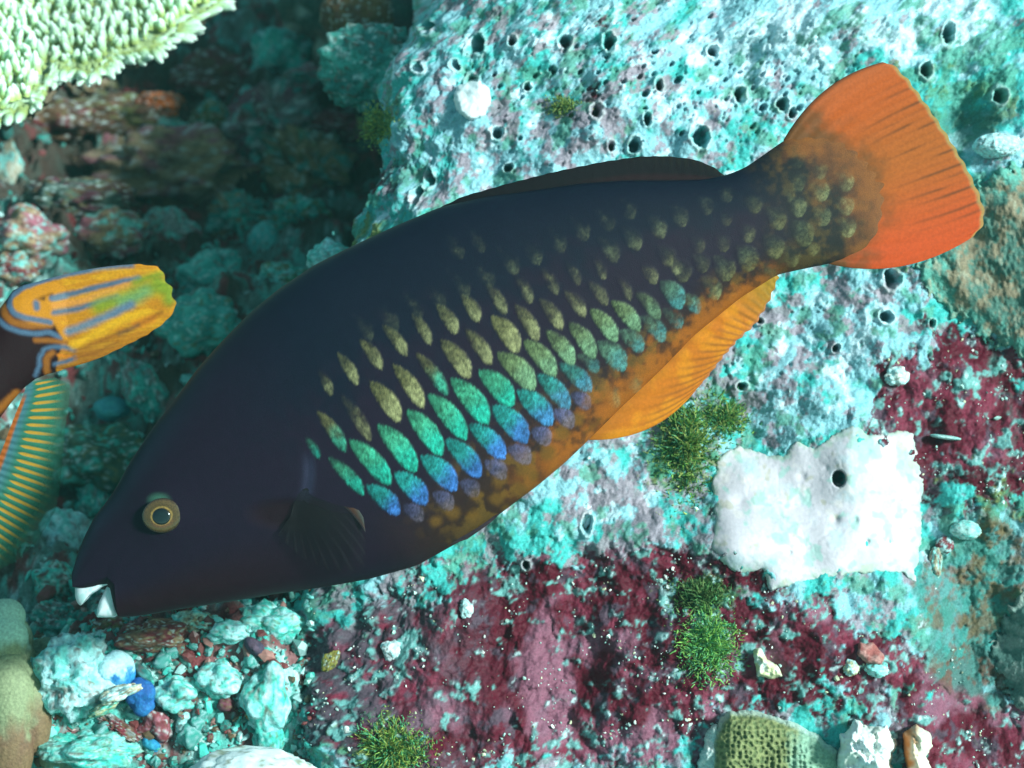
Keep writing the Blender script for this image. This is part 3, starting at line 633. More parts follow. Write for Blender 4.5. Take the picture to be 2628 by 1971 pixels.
L('orange_sponge', 655, 1838, 26, 16, .8, 'chunk', [(.36, .17, .02), TAN], 'small orange scrap of sponge left of the tall pale cyan crust', 'sponge', 97, mat=M_coral)
L('olive_sponge', 850, 1700, 18, 30, .7, 'chunk', [(.22, .19, .03), OLV], 'small olive yellow sponge on the left edge of the crimson rock', 'sponge', 98, mat=M_coral, rot=-.4)
L('dome_coral', 650, 2010, 175, 88, .8, 'round', [(.70, .78, .80), (.62, .74, .72)], 'pale dome shaped coral head cut by the bottom edge', 'coral', 99, Z=.89, sink=.5, mat=M_sponge)
L('coral_rubble', 240, 1920, 110, 42, .8, 'knob', [MINT, PALE, (.18, .40, .32)], 'mint rubble along the bottom left of the pale dome', 'coral rubble', 100)
L('lobed_coral', 160, 1940, 55, 55, .8, 'lobe', [(.22, .24, .13), (.13, .22, .15)], 'small olive coral lobe right of the brown lobe at the bottom', 'coral', 101, mat=M_coral)
L('coral_finger', 905, 1893, 13, 34, .9, 'smooth', [(.78, .72, .66), (.70, .74, .72)], 'thin white finger standing left of the green seaweed tuft', 'coral finger', 102, mat=M_sponge, rot=.62)
L('coral_rubble', 1005, 1670, 24, 26, .8, 'chunk', [(.60, .66, .68), WHT], 'pale chip lodged on the left part of the crimson rock', 'coral rubble', 103)
L('coral_rubble', 1195, 1560, 16, 24, .8, 'chunk', [(.58, .64, .66), WHT], 'small pale chip lodged high on the crimson rock', 'coral rubble', 104)
L('shell_fragment', 1500, 1330, 16, 34, .8, 'chunk', [(.62, .66, .72), WHT], 'pale standing shell fragment left of the square sponge beside a dark slit', 'shell', 105, rot=-.35, mat=M_sponge)
L('coral_rubble', 2300, 965, 26, 22, .9, 'knob', [WHT, (.70, .76, .70)], 'white knob at the left border of the crimson crust above the square sponge', 'coral rubble', 106)
L('coral_rubble', 2250, 1715, 26, 20, .9, 'knob', [WHT, PALE], 'white knob on the crimson crust above the white coral lump', 'coral rubble', 107)
L('coral_rubble', 2185, 1715, 18, 18, .9, 'knob', [(.62, .60, .36), WHT], 'small cream knob left of another white knob on the crimson crust', 'coral rubble', 108)
L('coral_rubble', 2480, 1360, 40, 26, .9, 'round', [(.40, .62, .58), PALE], 'mint rounded lump right of the square sponge', 'coral', 109)
L('coral_rubble', 2560, 375, 62, 32, .8, 'round', [WHT, (.5, .68, .72)], 'bright white ledge lump right of the tail fin', 'coral', 110)
L('shade_brown_rubble', 120, 320, 130, 62, .7, 'chunk', [BRN, (.07, .04, .03), RED], 'rubble coloured dark brown for shade directly under the rim of the table coral', 'coral rubble', 111)  # these dark brown pieces cover sunlit floor and stand in for shade
L('shade_brown_rubble', 300, 300, 110, 50, .7, 'knob', [BRN, (.08, .05, .03), OLV], 'knobbly rubble coloured dark brown for shade left of the orange sponge', 'coral rubble', 112)
L('shade_brown_rubble', 560, 220, 110, 70, .7, 'chunk', [BRN, (.10, .05, .04), RED], 'rubble coloured dark rust for shade right of the orange sponge', 'coral rubble', 113)
L('worm_tube', 2425, 1122, 42, 6, .8, 'round', [(.40, .60, .58), PALE], 'thin pale worm tube lying across the crimson crust right of the square sponge', 'worm tube', 114, rot=-.12)
L('coral_rubble', 2400, 1450, 16, 40, .8, 'knob', [(.34, .30, .20), PALE, RED], 'tan upright crust strip at the right border of the square sponge', 'coral rubble', 115)
L('coral_rubble', 2425, 1400, 24, 24, .9, 'round', [RED, WHT], 'small white cup with a red top right of the square sponge', 'tunicate', 116)
# small broken bits between the larger pieces
def scatter_bits():
    r = np.random.default_rng(55); protos = []
    pal = [[MINT, PALE, WHT], [TEAL, MINT, GREY], [TAN, PINK, PALE], [PALE, WHT, MINT], [RED, PINK, TAN], [GREY, TEAL, PALE]]
    for k in range(6):
        v, f = ICO3; q = v + k * 9.1
        h = .5 + .9 * fbm3(q, 1.2, 300 + k, 2) + .3 * (fbm3(q, 4, 310 + k, 3) - .5)
        w = v * h[:, None] * np.array([1, .75, .8])
        c = mixc(np.broadcast_to(np.array(pal[k][0], float), v.shape), pal[k][1], smooth(.42, .6, fbm3(q, 2.5, 320 + k, 3))); c = mixc(c, pal[k][2], smooth(.52, .62, fbm3(q, 5, 330 + k, 3)))
        me = mk_mesh('coral_fragment', w, f, c); me.materials.append(M_rubble); protos.append(me)
    n = 0
    while n < 210:
        if n < 120: x, y = r.uniform(60, 790), r.uniform(1540, 1990)
        else: x, y = r.uniform(0, 900), r.uniform(180, 1500)
        if x > 790 - (0 if y > 1300 else 0): 
            if y > 600: continue
        z = surface(x, y); s = r.lognormal(math.log(15), .4) * z / F
        k = r.choice(6, p=[.27, .2, .1, .23, .1, .1]) if y > 1500 else r.choice(6, p=[.2, .3, .15, .08, .07, .2])
        o = bpy.data.objects.new('coral_fragment', protos[k]); col.objects.link(o)
        o.location = unproject(x, y, z - s * .2).reshape(3); o.scale = (s * r.uniform(.8, 1.5), s, s * r.uniform(.7, 1.1))
        o.rotation_euler = r.uniform(0, 6.28, 3)
        kind = ('mint green', 'dull teal', 'tan and pink', 'pale cyan', 'dark red', 'grey')[k]
        place = 'in the bright rubble under the fish head' if y > 1540 else ('in the shaded recess above the striped tail' if y < 640 else 'in the dim gap between the two fish')
        tag(o, f'small {kind} coral fragment lying {place}', 'coral fragment', f'{kind} coral fragments {place}'); n += 1
scatter_bits()
def floor_grit():
    r = np.random.default_rng(77); v, f = ico_sphere(1); V, Fc, C = [], [], []
    pal = np.array([(.06, .45, .38), (.18, .56, .52), (.45, .70, .68), (.17, .04, .04), (.14, .09, .05), (.10, .26, .22), (.30, .14, .12)])
    n = 2600
    for i in range(n):
        if i < 1900: x, y = r.uniform(90, 800), r.uniform(1500, 1990)
        else: x, y = r.uniform(0, 860), r.uniform(300, 1500)
        z = float(sample(np.clip(allmap, .7, 1.7), x, y)); s_ = r.lognormal(math.log(5.5), .5) * z / F
        A = np.linalg.qr(r.normal(size=(3, 3)))[0]; w = v * np.array([1, r.uniform(.5, 1), r.uniform(.6, 2.2)]) * r.uniform(.7, 1.3, (len(v), 1)) * s_
        V.append(w @ A + unproject(x, y, z - s_ * .3).reshape(3)); Fc.append(f + len(v) * i); C.append(np.broadcast_to(pal[r.choice(7, p=[.24, .2, .12, .12, .12, .14, .06])] * r.uniform(.7, 1.15), v.shape))
    o = link('rubble_grit', mk_mesh('rubble_grit', np.concatenate(V), np.concatenate(Fc), np.concatenate(C), False), M_grain)
    tag(o, 'fine coral grit and sand filling the gaps between the rubble', 'grit', kind='stuff')
floor_grit()

# ------------------------------------------------------------------ table coral, upper left
def ray_plane(px, py, z):
    d = FWD + (px - CX) / F * RIGHT + (CY - py) / F * UP
    t = (z - CAM[2]) / d[2]; return CAM + d * t
def build_table():
    zp = 0.135
    root = empty('table_coral', ray_plane(100, -60, zp - .02)); org = np.array(root.location)
    tag(root, 'bright mint table coral plate with knobbly rim in the upper left corner', 'table coral')
    rim_px = [(-180, 330), (-60, 318), (0, 306), (45, 285), (85, 276), (108, 245), (128, 195), (160, 186), (205, 184), (250, 186), (280, 160), (300, 148), (345, 146), (385, 125), (410, 104), (445, 92), (490, 62), (530, 30), (560, 8), (600, -30), (640, -90), (600, -220), (430, -330), (200, -380), (-100, -300), (-300, -100), (-320, 180)]
    rim = np.array([ray_plane(x, y, zp) for x, y in rim_px])
    # densify and roughen
    R2 = []
    for i in range(len(rim)):
        a, b = rim[i], rim[(i + 1) % len(rim)]
        for t in np.linspace(0, 1, 14, endpoint=False): R2.append(a + (b - a) * t)
    R2 = np.array(R2); c = R2.mean(0); n = len(R2)
    ang = np.arange(n)
    d = R2 - c; d /= np.linalg.norm(d, axis=1)[:, None]
    R2 = R2 + d * ((fbm2(ang * .45, ang * 0., 5, 2) - .5) * .010)[:, None]
    rings = []
    K2 = 36
    for side in (1, -1):
        rr = np.linspace(1, 0.02, K2)
        if side == -1: rr = rr[::-1]
        for k, ro in enumerate(rr):
            p = c + (R2 - c) * ro
            edge = np.sqrt(np.clip(1 - ro ** 16, 0, 1))
            p[:, 2] = zp + (0.004 if side > 0 else -0.008) * edge - (0.012 * (1 - ro) ** 2 if side < 0 else 0.012 * (1 - ro)) + (fbm2(p[:, 0] * 120, p[:, 1] * 120, 9, 3) - .5) * .007
            rings.append(p)
    # order: top rings from rim to centre are first, bottom from centre to rim after
    top, bot = rings[:K2], rings[K2:]
    allr = np.array(bot + top)           # bottom centre->rim, then top rim->centre
    P = allr - org; f = grid_faces(len(allr), n, wrap=True, flip=True)
    nn = fbm2(allr[..., 0] * 150, allr[..., 1] * 150, 19, 3)
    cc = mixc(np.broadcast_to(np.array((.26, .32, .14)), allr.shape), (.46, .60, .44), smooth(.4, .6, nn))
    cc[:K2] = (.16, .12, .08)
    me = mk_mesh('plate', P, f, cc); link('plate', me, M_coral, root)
    # stalk
    th = np.linspace(0, 2 * math.pi, 40, endpoint=False); V = []
    for k, t in enumerate(np.linspace(0, 1, 24)):
        r = .022 + .02 * t ** 3; z = lerp(-.08, zp - .012, t)
        ring = np.stack([c[0] - .15 + r * np.cos(th), c[1] + .06 + r * np.sin(th), np.full(40, z)], 1); ring += ((fbm3(ring, 40, 3, 3) - .5) * .03)[:, None] * np.stack([np.cos(th), np.sin(th), 0 * th], 1); V.append(ring)
    V = np.array(V) - org
    link('stalk', mk_mesh('stalk', V, grid_faces(24, 40, wrap=True), np.broadcast_to(np.array((.16, .12, .09)), V.shape)), M_coral, root)
    # branchlets: short knobbed fingers
    r = np.random.default_rng(3); protos = []
    for k in range(7):
        S, A = 9, 9; tt = np.linspace(0, 1, S); aa = np.linspace(0, 2 * math.pi, A, endpoint=False); V = []
        for s, t in enumerate(tt):
            rad = (0.42 * (1 - t ** 2.2) ** .6 + .03) * (1 + .45 * (r.uniform(size=A) - .5)); V.append(np.stack([rad * np.cos(aa + s * .35) + .12 * t * math.sin(k), rad * np.sin(aa + s * .35) + .12 * t * math.cos(k), np.full(A, t * 1.6)], 1))
        V = np.array(V); f = grid_faces(S, A, wrap=True)
        cap = np.array([[(S - 1) * A + i, (S - 1) * A + (i + 1) % A, (S - 1) * A] for i in range(1, A - 1)])
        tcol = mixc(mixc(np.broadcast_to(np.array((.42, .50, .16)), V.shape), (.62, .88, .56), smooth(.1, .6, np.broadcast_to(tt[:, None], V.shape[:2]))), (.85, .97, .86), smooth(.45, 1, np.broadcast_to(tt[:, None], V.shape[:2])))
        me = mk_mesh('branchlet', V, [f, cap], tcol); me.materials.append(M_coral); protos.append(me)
    spots = []
    for i in range(0, n, 2):           # rim fringe
        p = R2[i]; px, py, _ = project(p)
        if -30 < px < 640 and py > -20: spots.append((px - py * 0 + 1e4, p + d[i] * .0005, d[i] * np.array([1, 1, 0]) + np.array([r.normal(0, .35), r.normal(0, .35), r.uniform(-.25, .35)]), r.uniform(.0028, .0065)))
    tpx, tpy = r.uniform(-160, 660, 9000), r.uniform(-220, 320, 9000)
    dd = FWD[None] + ((tpx - CX) / F)[:, None] * RIGHT[None] + ((CY - tpy) / F)[:, None] * UP[None]
    TP = CAM[None] + dd * ((zp + .003 - CAM[2]) / dd[:, 2])[:, None]
    TQ = poly_sd(TP[:, 0], TP[:, 1], R2[:, :2])
    XY = np.array([sp_[1][:2] for sp_ in spots])
    for px, py, p, q in zip(tpx, tpy, TP, TQ):
        if q < .001 or np.min(np.hypot(XY[:, 0] - p[0], XY[:, 1] - p[1])) < .0036: continue
        XY = np.vstack([XY, p[:2]])
        spots.append((100 - abs(px - 250) if (-10 < px < 600 and py > -20) else -1e3, p, np.array([r.normal(0, .25), r.normal(0, .25), 1.]), r.uniform(.0026, .0054)))
    spots.sort(key=lambda s: -s[0])
    V, Fc, C = [], [], []; off = 0
    for i, (pr, p, dr, s) in enumerate(spots):
        qt = Vector(dr).normalized().to_track_quat('Z', 'Y') @ Matrix.Rotation(r.uniform(0, 6.28), 3, 'Z').to_quaternion()
        me = protos[r.integers(7)]; sc = Vector((s, s, s * r.uniform(.8, 1.5)))
        if i < 290:
            o = bpy.data.objects.new('branchlet', me); col.objects.link(o); o.parent = root
            o.location = Vector(p - org); o.rotation_euler = qt.to_euler(); o.scale = sc
        else:
            co = np.empty(len(me.vertices) * 3); me.vertices.foreach_get('co', co); co = co.reshape(-1, 3) * np.array(sc)
            V.append(co @ np.array(qt.to_matrix()).T + (p - org)); cl = np.empty(len(me.vertices) * 4); me.color_attributes[0].data.foreach_get('color', cl); C.append(cl.reshape(-1, 4)[:, :3])
            S, A = 9, 9; f = grid_faces(S, A, wrap=True); Fc.append(f + off); off += len(co)
    if V:
        o = link('branchlets', mk_mesh('branchlets', np.concatenate(V), np.concatenate(Fc), np.concatenate(C)), M_coral, root); o['kind'] = 'stuff'
build_table()

# ------------------------------------------------------------------ fish frame: x right, y away from the camera, z up in the picture plane (noted px)
def fish_root(name, px, py, Z):
    o = empty(name, unproject(px, py, Z).reshape(3)); o.rotation_euler = (-PITCH, 0, 0)
    return o
class Frame:
    def __init__(s, px, py, Z): s.px, s.py, s.m = px, py, Z / F
    def __call__(s, x, y, depth):           # photo px in the fish's plane, depth in px
        x, y, depth = np.broadcast_arrays(np.asarray(x, float), np.asarray(y, float), np.asarray(depth, float))
        return np.stack([(x - s.px) * s.m, depth * s.m, (s.py - y) * s.m], -1)

def resample(pts, n):
    pts = np.asarray(pts, float); d = np.concatenate([[0], np.cumsum(np.hypot(*np.diff(pts, axis=0).T))])
    t = np.linspace(0, d[-1], n)
    # Catmull-like smoothing: interpolate then blur
    x = np.interp(t, d, pts[:, 0]); y = np.interp(t, d, pts[:, 1]); k = max(1, n // (len(pts) * 3))
    for _ in range(k):
        x[1:-1] = (x[:-2] + 2 * x[1:-1] + x[2:]) / 4; y[1:-1] = (y[:-2] + 2 * y[1:-1] + y[2:]) / 4
    return np.stack([x, y], 1)
def fin(name, fr, base, tip, na, nr, th0, th1, rays, colf, mat, root, bulge=None, depth0=0.0, lean=0.0, ridge=.5, tipwave=0.0, pairs=False):
    """a fin: rays run from the base curve to the tip curve; real thickness with a ridge for every ray"""
    if pairs:
        B, T = [np.stack([np.interp(np.linspace(0, 1, na), np.linspace(0, 1, len(q)), np.array(q)[:, i]) for i in (0, 1)], 1) for q in (base, tip)]
        for q in (B, T):
            for _ in range(na // 8): q[1:-1] = (q[:-2] + 2 * q[1:-1] + q[2:]) / 4
    else:
        B, T = resample(base, na), resample(tip, na)
    a = np.linspace(0, 1, na)[None, :]; r = np.linspace(0, 1, nr)[:, None]
    X = B[None, :, 0] * (1 - r) + T[None, :, 0] * r; Y = B[None, :, 1] * (1 - r) + T[None, :, 1] * r
    if bulge is not None:
        bx, by = bulge(a); X = X + bx * 4 * r * (1 - r); Y = Y + by * 4 * r * (1 - r)
    if tipwave:
        w = tipwave * r ** 8 * (np.cos(a * rays * 2 * math.pi)); dx = T[None, :, 0] - B[None, :, 0]; dy = T[None, :, 1] - B[None, :, 1]; L = np.hypot(dx, dy) + 1e-6
        X = X + w * dx / L; Y = Y + w * dy / L
    ray = .5 + .5 * np.cos((a * rays + .0) * 2 * math.pi)
    br = .5 + .5 * np.cos((a * rays * 2 + .0) * 2 * math.pi)
    rr = ray * (1 - smooth(.4, .9, r)) + br * smooth(.4, .9, r)
    t = (th0 * (1 - r) + th1 * r) * (1 - ridge + ridge * rr) * np.minimum(1, np.minimum(a, 1 - a) * 30 + .15) * np.minimum(1, (1 - r) * 25 + .2)
    mid = depth0 + lean * r * np.linalg.norm(T - B, axis=1)[None, :] + 0 * a
    wav = 3.0 * np.sin(a * 9 + 1) * r
    P = np.concatenate([fr(X, Y, mid + wav - t), fr(X, Y, mid + wav + t)[:, ::-1]], 1)     # closed loop around the fin
    c = colf(X, Y, a + 0 * r, r + 0 * a, rr); c2 = np.concatenate([c, c[:, ::-1]], 1)
    me = mk_mesh(name, P, grid_faces(nr, 2 * na, wrap=True), c2)
    return link(name, me, mat, root)

# ------------------------------------------------------------------ parrotfish
PFX, PFY = 1250, 1000
PF = fish_root('parrotfish', PFX, PFY, DF); pf = Frame(PFX, PFY, DF)
tag(PF, 'dark purple parrotfish with orange tail and green blue scales, biting at the reef', 'fish')
AX, AY = 190.0, 1270.0          # axis origin on the 2212 view
ca, sa = 0.8926, 0.4509
def to_uv(x, y):
    dx, dy = np.asarray(x, float) - AX, np.asarray(y, float) - AY
    return dx * ca - dy * sa, -dx * sa - dy * ca
def to_xy(u, v):
    return AX + u * ca - v * sa, AY - u * sa - v * ca
top_xy = [(160, 1240), (165, 1205), (180, 1165), (203, 1118), (236, 1076), (256, 1046), (280, 1000), (330, 925), (380, 860), (430, 793), (480, 737), (540, 676), (600, 626), (680, 572), (760, 532), (850, 490), (950, 448), (1050, 425), (1150, 412), (1250, 397), (1350, 390), (1450, 390), (1520, 388), (1570, 378), (1610, 362), (1650, 334), (1700, 299), (1760, 292), (1830, 302), (1880, 335), (1905, 380)]
bot_xy = [(252, 1334), (300, 1331), (400, 1314), (500, 1299), (600, 1282), (700, 1268), (800, 1250), (900, 1222), (1000, 1166), (1080, 1110), (1160, 1050), (1220, 1000), (1280, 942), (1340, 882), (1430, 797), (1500, 724), (1600, 643), (1680, 593), (1750, 578), (1800, 568), (1850, 552), (1890, 522), (1908, 470), (1912, 430)]
tu = np.array([to_uv(*p) for p in top_xy]); bu = np.array([to_uv(*p) for p in bot_xy])
UE = 1942.0
tu = np.vstack([tu[tu[:, 0] < UE - 3], [(UE, 10)]]); bu = bu[np.argsort(bu[:, 0])]; bu = np.vstack([bu[bu[:, 0] < UE - 3], [(UE, -6)]]); tu = tu[np.argsort(tu[:, 0])]
def smooth_curve(pts):
    u = np.linspace(-40, UE, 1400); v = np.interp(u, pts[:, 0], pts[:, 1])
    k = 11
    for _ in range(5):
        vp = np.pad(v, k // 2, mode='edge'); v = np.convolve(vp, np.ones(k) / k, 'valid')
    return u, v
TU, TV = smooth_curve(tu); BU, BV = smooth_curve(bu)
Wu = [(-40, 24), (0, 34), (60, 46), (160, 68), (300, 92), (480, 112), (700, 122), (950, 112), (1200, 90), (1450, 60), (1650, 34), (1800, 16), (1880, 8), (1942, 2)]
wu = np.array(Wu, float)
_u = np.linspace(-40, 1942, 500); _w = np.interp(_u, wu[:, 0], wu[:, 1])
for _ in range(400): _w[1:-1] = (_w[:-2] + 2 * _w[1:-1] + _w[2:]) / 4
wu = np.stack([_u, _w], 1)

# scales one by one: upper end, lower end and width as seen in the photo, kind and strength
SCALE_ROWS = [
    ('A', [(505,1290,670,1440,95,.9),(655,1220,820,1385,105,1),(800,1130,980,1310,110,1),(935,1040,1110,1240,105,1),(1060,960,1245,1140,100,1),(1185,860,1365,1050,115,1),(1320,775,1500,955,110,1),(1430,690,1595,870,95,.85),(1545,630,1715,775,90,.7)]),
    ('O', [(1640,580,1755,670,75,.4),(1755,510,1900,660,110,.7),(1870,450,2000,555,90,.55),(1990,370,2120,500,90,.45),(2100,180,2215,320,105,.6),(2110,330,2215,430,80,.3),(2225,250,2310,350,80,.4)]),
    ('B', [(170,1030,245,1140,50,.35),(300,1140,480,1330,72,.65),(415,1045,625,1275,98,1),(570,965,765,1205,105,1),(725,885,905,1115,102,1),(840,800,1035,1030,100,1),(965,715,1155,945,110,1),(1115,670,1290,850,110,1)]),
    ('P', [(1215,575,1405,760,110,1),(1355,505,1520,690,95,.9),(1475,455,1620,630,88,.75),(1600,410,1735,595,88,.75),(1715,335,1855,505,84,.85),(1830,290,1980,445,84,.85),(1960,240,2090,380,76,.5)]),
    ('C', [(240,890,385,1100,72,.7),(770,575,935,795,68,.7)]),
    ('G', [(360,800,520,1040,58,.3),(525,730,680,935,75,.8),(650,640,805,860,66,.65),(905,505,1055,700,75,.62),(1035,445,1170,630,62,.5),(1180,375,1320,560,80,.75),(1305,315,1425,500,62,.5),(1435,280,1555,440,62,.38),(1570,235,1680,370,60,.3),(1700,185,1800,310,56,.25),(1850,150,1930,280,50,.16),
           (240,670,310,800,46,.3),(345,575,450,740,50,.48),(465,500,580,655,55,.5),(590,425,715,580,55,.5),(745,365,845,520,50,.42),(880,310,985,465,60,.5),(1015,260,1105,400,60,.48),(1145,200,1250,360,56,.3),(1300,150,1390,300,54,.2),(1440,110,1530,250,54,.2),(1575,75,1650,200,50,.14),(1720,40,1790,170,50,.14),(1990,90,2070,190,60,.25),(2120,30,2200,140,60,.2)]),
    ('V', [(700,1400,800,1480,80,.4),(860,1330,960,1420,85,.4),(1005,1270,1100,1345,85,.45),(1140,1160,1250,1250,90,.6),(1265,1085,1385,1165,95,.6),(1395,985,1490,1065,90,.65),(1510,885,1620,970,90,.65),(1610,795,1710,870,80,.4)]),
]
TAIL_SPOTS = [(430,1570,56,.62),(590,1500,54,.55),(770,1420,56,.62),(610,1330,50,.5),(470,1240,44,.35),(290,1630,56,.5),(150,1600,44,.4),(700,1560,46,.38),(430,1420,44,.28),(130,1490,40,.2),(280,1480,40,.2),(570,1650,40,.35),(300,1330,36,.15),(680,1180,38,.15),(30,1650,50,.4),(-60,1560,46,.3),(830,1500,40,.3)]
def scale_table():
    S = []; r = np.random.default_rng(2)
    V_ = lambda *c: np.array(c)
    kinds = {'A': (V_(.02, .27, .25), V_(.035, .115, .33)), 'B': (V_(.05, .28, .16), V_(.015, .28, .20)), 'P': (V_(.15, .20, .085), V_(.13, .22, .12)), 'C': (V_(.15, .13, .05), V_(.04, .26, .17)),
             'G': (V_(.17, .15, .06), V_(.24, .22, .10)), 'O': (V_(.12, .24, .15), V_(.05, .19, .19)), 'V': (V_(.10, .10, .22), V_(.11, .085, .12)), 'T': (V_(.085, .105, .055), V_(.13, .12, .05))}
    for k, lst in SCALE_ROWS:
        cu, cl = kinds[k]
        for i, (x0, y0, x1, y1, w, st) in enumerate(lst):
            if k == 'G': w, st = w * 1.22, min(.85, st * 1.25)
            p0 = np.array([719 + x0 / 2.155, 641 + y0 / 2.155]) / K; p1 = np.array([719 + x1 / 2.155, 641 + y1 / 2.155]) / K
            L = np.linalg.norm(p1 - p0); d = (p1 - p0) / L
            c1, c2 = cu, cl
            if k == 'A': c1 = lerp(cu, V_(.04, .20, .17), smooth(5, 9, i)); c2 = lerp(cl, V_(.04, .16, .23), smooth(4, 8, i))
            S.append(((p0 + p1) / 2, L / 2 * 1.07, w / 2.155 / K / 2 * 1.12, d, c1 * r.uniform(.85, 1.12), c2 * r.uniform(.85, 1.12), st, k))
    for (x, y, dia, st) in TAIL_SPOTS:
        dia = dia * 1.25
        st = st * .72; c = np.array([1728 + x / 2.37, y / 2.37]) / K; d = np.array([.55, .83])
        S.append((c, dia / K / 2 * 1.1, dia / K / 2 * .85, d, kinds['T'][0] * r.uniform(.6, 1.1), kinds['T'][1] * r.uniform(.7, 1.1), st, 'T'))
    # dim scales between and behind the bright ones
    C = np.array([q[0] for q in S])
    for j in range(-3, 7):
        for i in range(0, 32):
            u0 = 560 + 56 * i + 20 * j; g = np.clip((u0 - 740) / 940, 0, 1.1)
            v0 = lerp(-26, 44, g) + j * lerp(88, 50, g) + r.normal(0, 2)
            x, y = to_xy(u0 + r.normal(0, 2), v0)
            t = (v0 - np.interp(u0, BU, BV)) / (np.interp(u0, TU, TV) - np.interp(u0, BU, BV))
            if not (.06 < t < .86) or u0 > 1850 or u0 < 760: continue
            if np.min(np.hypot(C[:, 0] - x, C[:, 1] - y)) < lerp(50, 34, g): continue
            C = np.vstack([C, (x, y)])
            st = (.17 + .24 * smooth(1150, 1500, u0)) * smooth(.88, .5, t) * (1 if u0 > 1000 else smooth(.82, .6, t))
            S.append((np.array([x, y]), lerp(46, 27, g), lerp(19, 21, g), np.array([.6, .8]), V_(.11, .12, .065), V_(.16, .16, .075), st, 'T'))
    return S
SCALES = scale_table()

def parrot_colour(X, Y, U, V):
    """X, Y on the 2212 view; U, V body coordinates"""
    sh = X.shape
    n1 = fbm2(X / 40, Y / 40, 3, 4); n2 = fbm2(X / 14, Y / 14, 7, 3); n3 = fbm2(X / 4, Y / 4, 9, 2)
    t = (V - np.interp(U, BU, BV)) / np.maximum(np.interp(U, TU, TV) - np.interp(U, BU, BV), 1)
    c = np.empty(sh + (3,)); c[...] = (.0125, .0058, .0165)
    c = mixc(c, (.0055, .0065, .0165), smooth(.45, .75, t + (n1 - .5) * .3) * smooth(350, 700, U))
    c = mixc(c, (.018, .006, .011), smooth(.35, .1, t) * smooth(700, 200, U))
    c = mixc(c, (.014, .018, .034), smooth(.78, .98, t) * smooth(600, 150, U) * .8)
    # belly: brown and gold mottles, then orange towards the anal fin
    belly = smooth(.30, .06, t + (n1 - .5) * .12) * smooth(560, 800, U)
    c = mixc(c, (.032, .014, .010), belly)
    c = mixc(c, (.13, .065, .013), belly * smooth(.50, .66, fbm2(X / 26, Y / 26, 13, 3)) * smooth(620, 900, U) * .8)
    orange = smooth(.17, .0, t + (n1 - .5) * .16 + (n2 - .5) * .14) * smooth(840, 1080, U) * smooth(1720, 1600, U)
    c = mixc(c, (.33, .090, .012), orange * .9)
    c = mixc(c, (.045, .018, .010), orange * smooth(.52, .68, n2 * .6 + n1 * .4) * .7)
    # tail root: olive brown mottling running out into the orange tail fin
    rear = smooth(1600, 1760, U + (V - 30) * -.35 + (n1 - .5) * 80)
    c = mixc(c, mixc(np.broadcast_to(np.array((.016, .014, .014)), sh + (3,)), (.060, .036, .014), smooth(.42, .66, n2 * .5 + n1 * .5)), rear * .9)
    c = mixc(c, (.24, .072, .017), smooth(1780, 1940, U + (n1 - .5) * 160 + np.abs(V - 10) * .35) * .9)
    for (bx, by, br) in ((960,1440,40),(1085,1350,34),(1215,1265,44),(1340,1205,42),(1075,1470,40),(1200,1370,40),(1320,1320,46),(1480,1120,44),(1560,1010,40),(1250,1430,30),(1400,1240,34),(1640,940,40),(870,1490,36)):
        d = np.hypot(X - (719 + bx / 2.155) / K, Y - (641 + by / 2.155) / K) / (br / 2.155 / K)
        c = mixc(c, (.135, .062, .012), smooth(1.4, .4, d + (n2 - .5) * .7) * .75)
    h = np.zeros(sh)
    # scales
    for (ctr, hl, hw, dr, cu, cl, st, kd) in SCALES:
        m = (np.abs(X - ctr[0]) < hl + 8) & (np.abs(Y - ctr[1]) < hl + 8)
        if not m.any(): continue
        dx, dy = X[m] - ctr[0], Y[m] - ctr[1]
        al = dx * dr[0] + dy * dr[1]; ac = dx * dr[1] - dy * dr[0]; L = al / hl          # -1 upper end .. 1 lower end
        wv = hw * np.clip(1 - np.abs(L) ** 2.3, 0, 1) ** .66 * (1 + .14 * L)
        ac2 = ac - hw * .30 * (.55 - L * L)
        d = wv - np.abs(ac2) + (n3[m] - .5) * 2.5
        inside = smooth(-1, 5.5, d) * (np.abs(L) < 1)
        soft = smooth(-.35, .75, st + .35 * L - np.abs(ac2 / hw) * .45 + (n2[m] - .5) * .6) if (st < .8 and kd != 'V') or kd == 'T' else 1.0
        g = smooth(-.35, .55, L + (n2[m] - .5) * .5)
        colr = cu[None] * (1 - g)[:, None] + cl[None] * g[:, None]
        colr = colr * (.55 + .75 * smooth(-1.0, .75, L + .35 * ac2 / hw))[:, None] * (1 + 1.5 * (n3[m] - .5))[:, None] * (1 + .7 * (n2[m] - .5))[:, None] * (1 - .15 * np.sin(al * 1.1) ** 2)[:, None]
        k = inside * min(.90, .18 + .72 * st) * soft
        c[m] = c[m] * (1 - k[:, None]) + colr * k[:, None]
        h[m] = np.maximum(h[m], inside * (1.1 + .4 * L) * np.clip(st * 1.2, .06, 1))
    # green fleck over the eye, gill cover edge, throat
    d = np.hypot((X - 356) / 26, (Y - 1076) / 16); c = mixc(c, (.05, .13, .09), smooth(1.3, .3, d) * .9)
    d = np.hypot(X - 612, Y - 1115)
    gc = np.abs(np.hypot((X - 520) / 158, (Y - 1010) / 170) - 1) * 150
    arc = (X > 600) * smooth(960, 1010, Y) * smooth(1140, 1080, Y)
    c = mixc(c, (.026, .024, .050), np.exp(-((gc - 4) / 9) ** 2) * arc * .8)
    h -= 1.2 * np.exp(-(gc / 6) ** 2) * arc
    # deep maroon hollow behind the gill cover
    d = np.hypot((X - 632) / 84, (Y - 1105) / 34); c = mixc(c, (.016, .004, .006), smooth(1.3, .5, d) * .7); h -= 4 * smooth(1.2, .5, d)
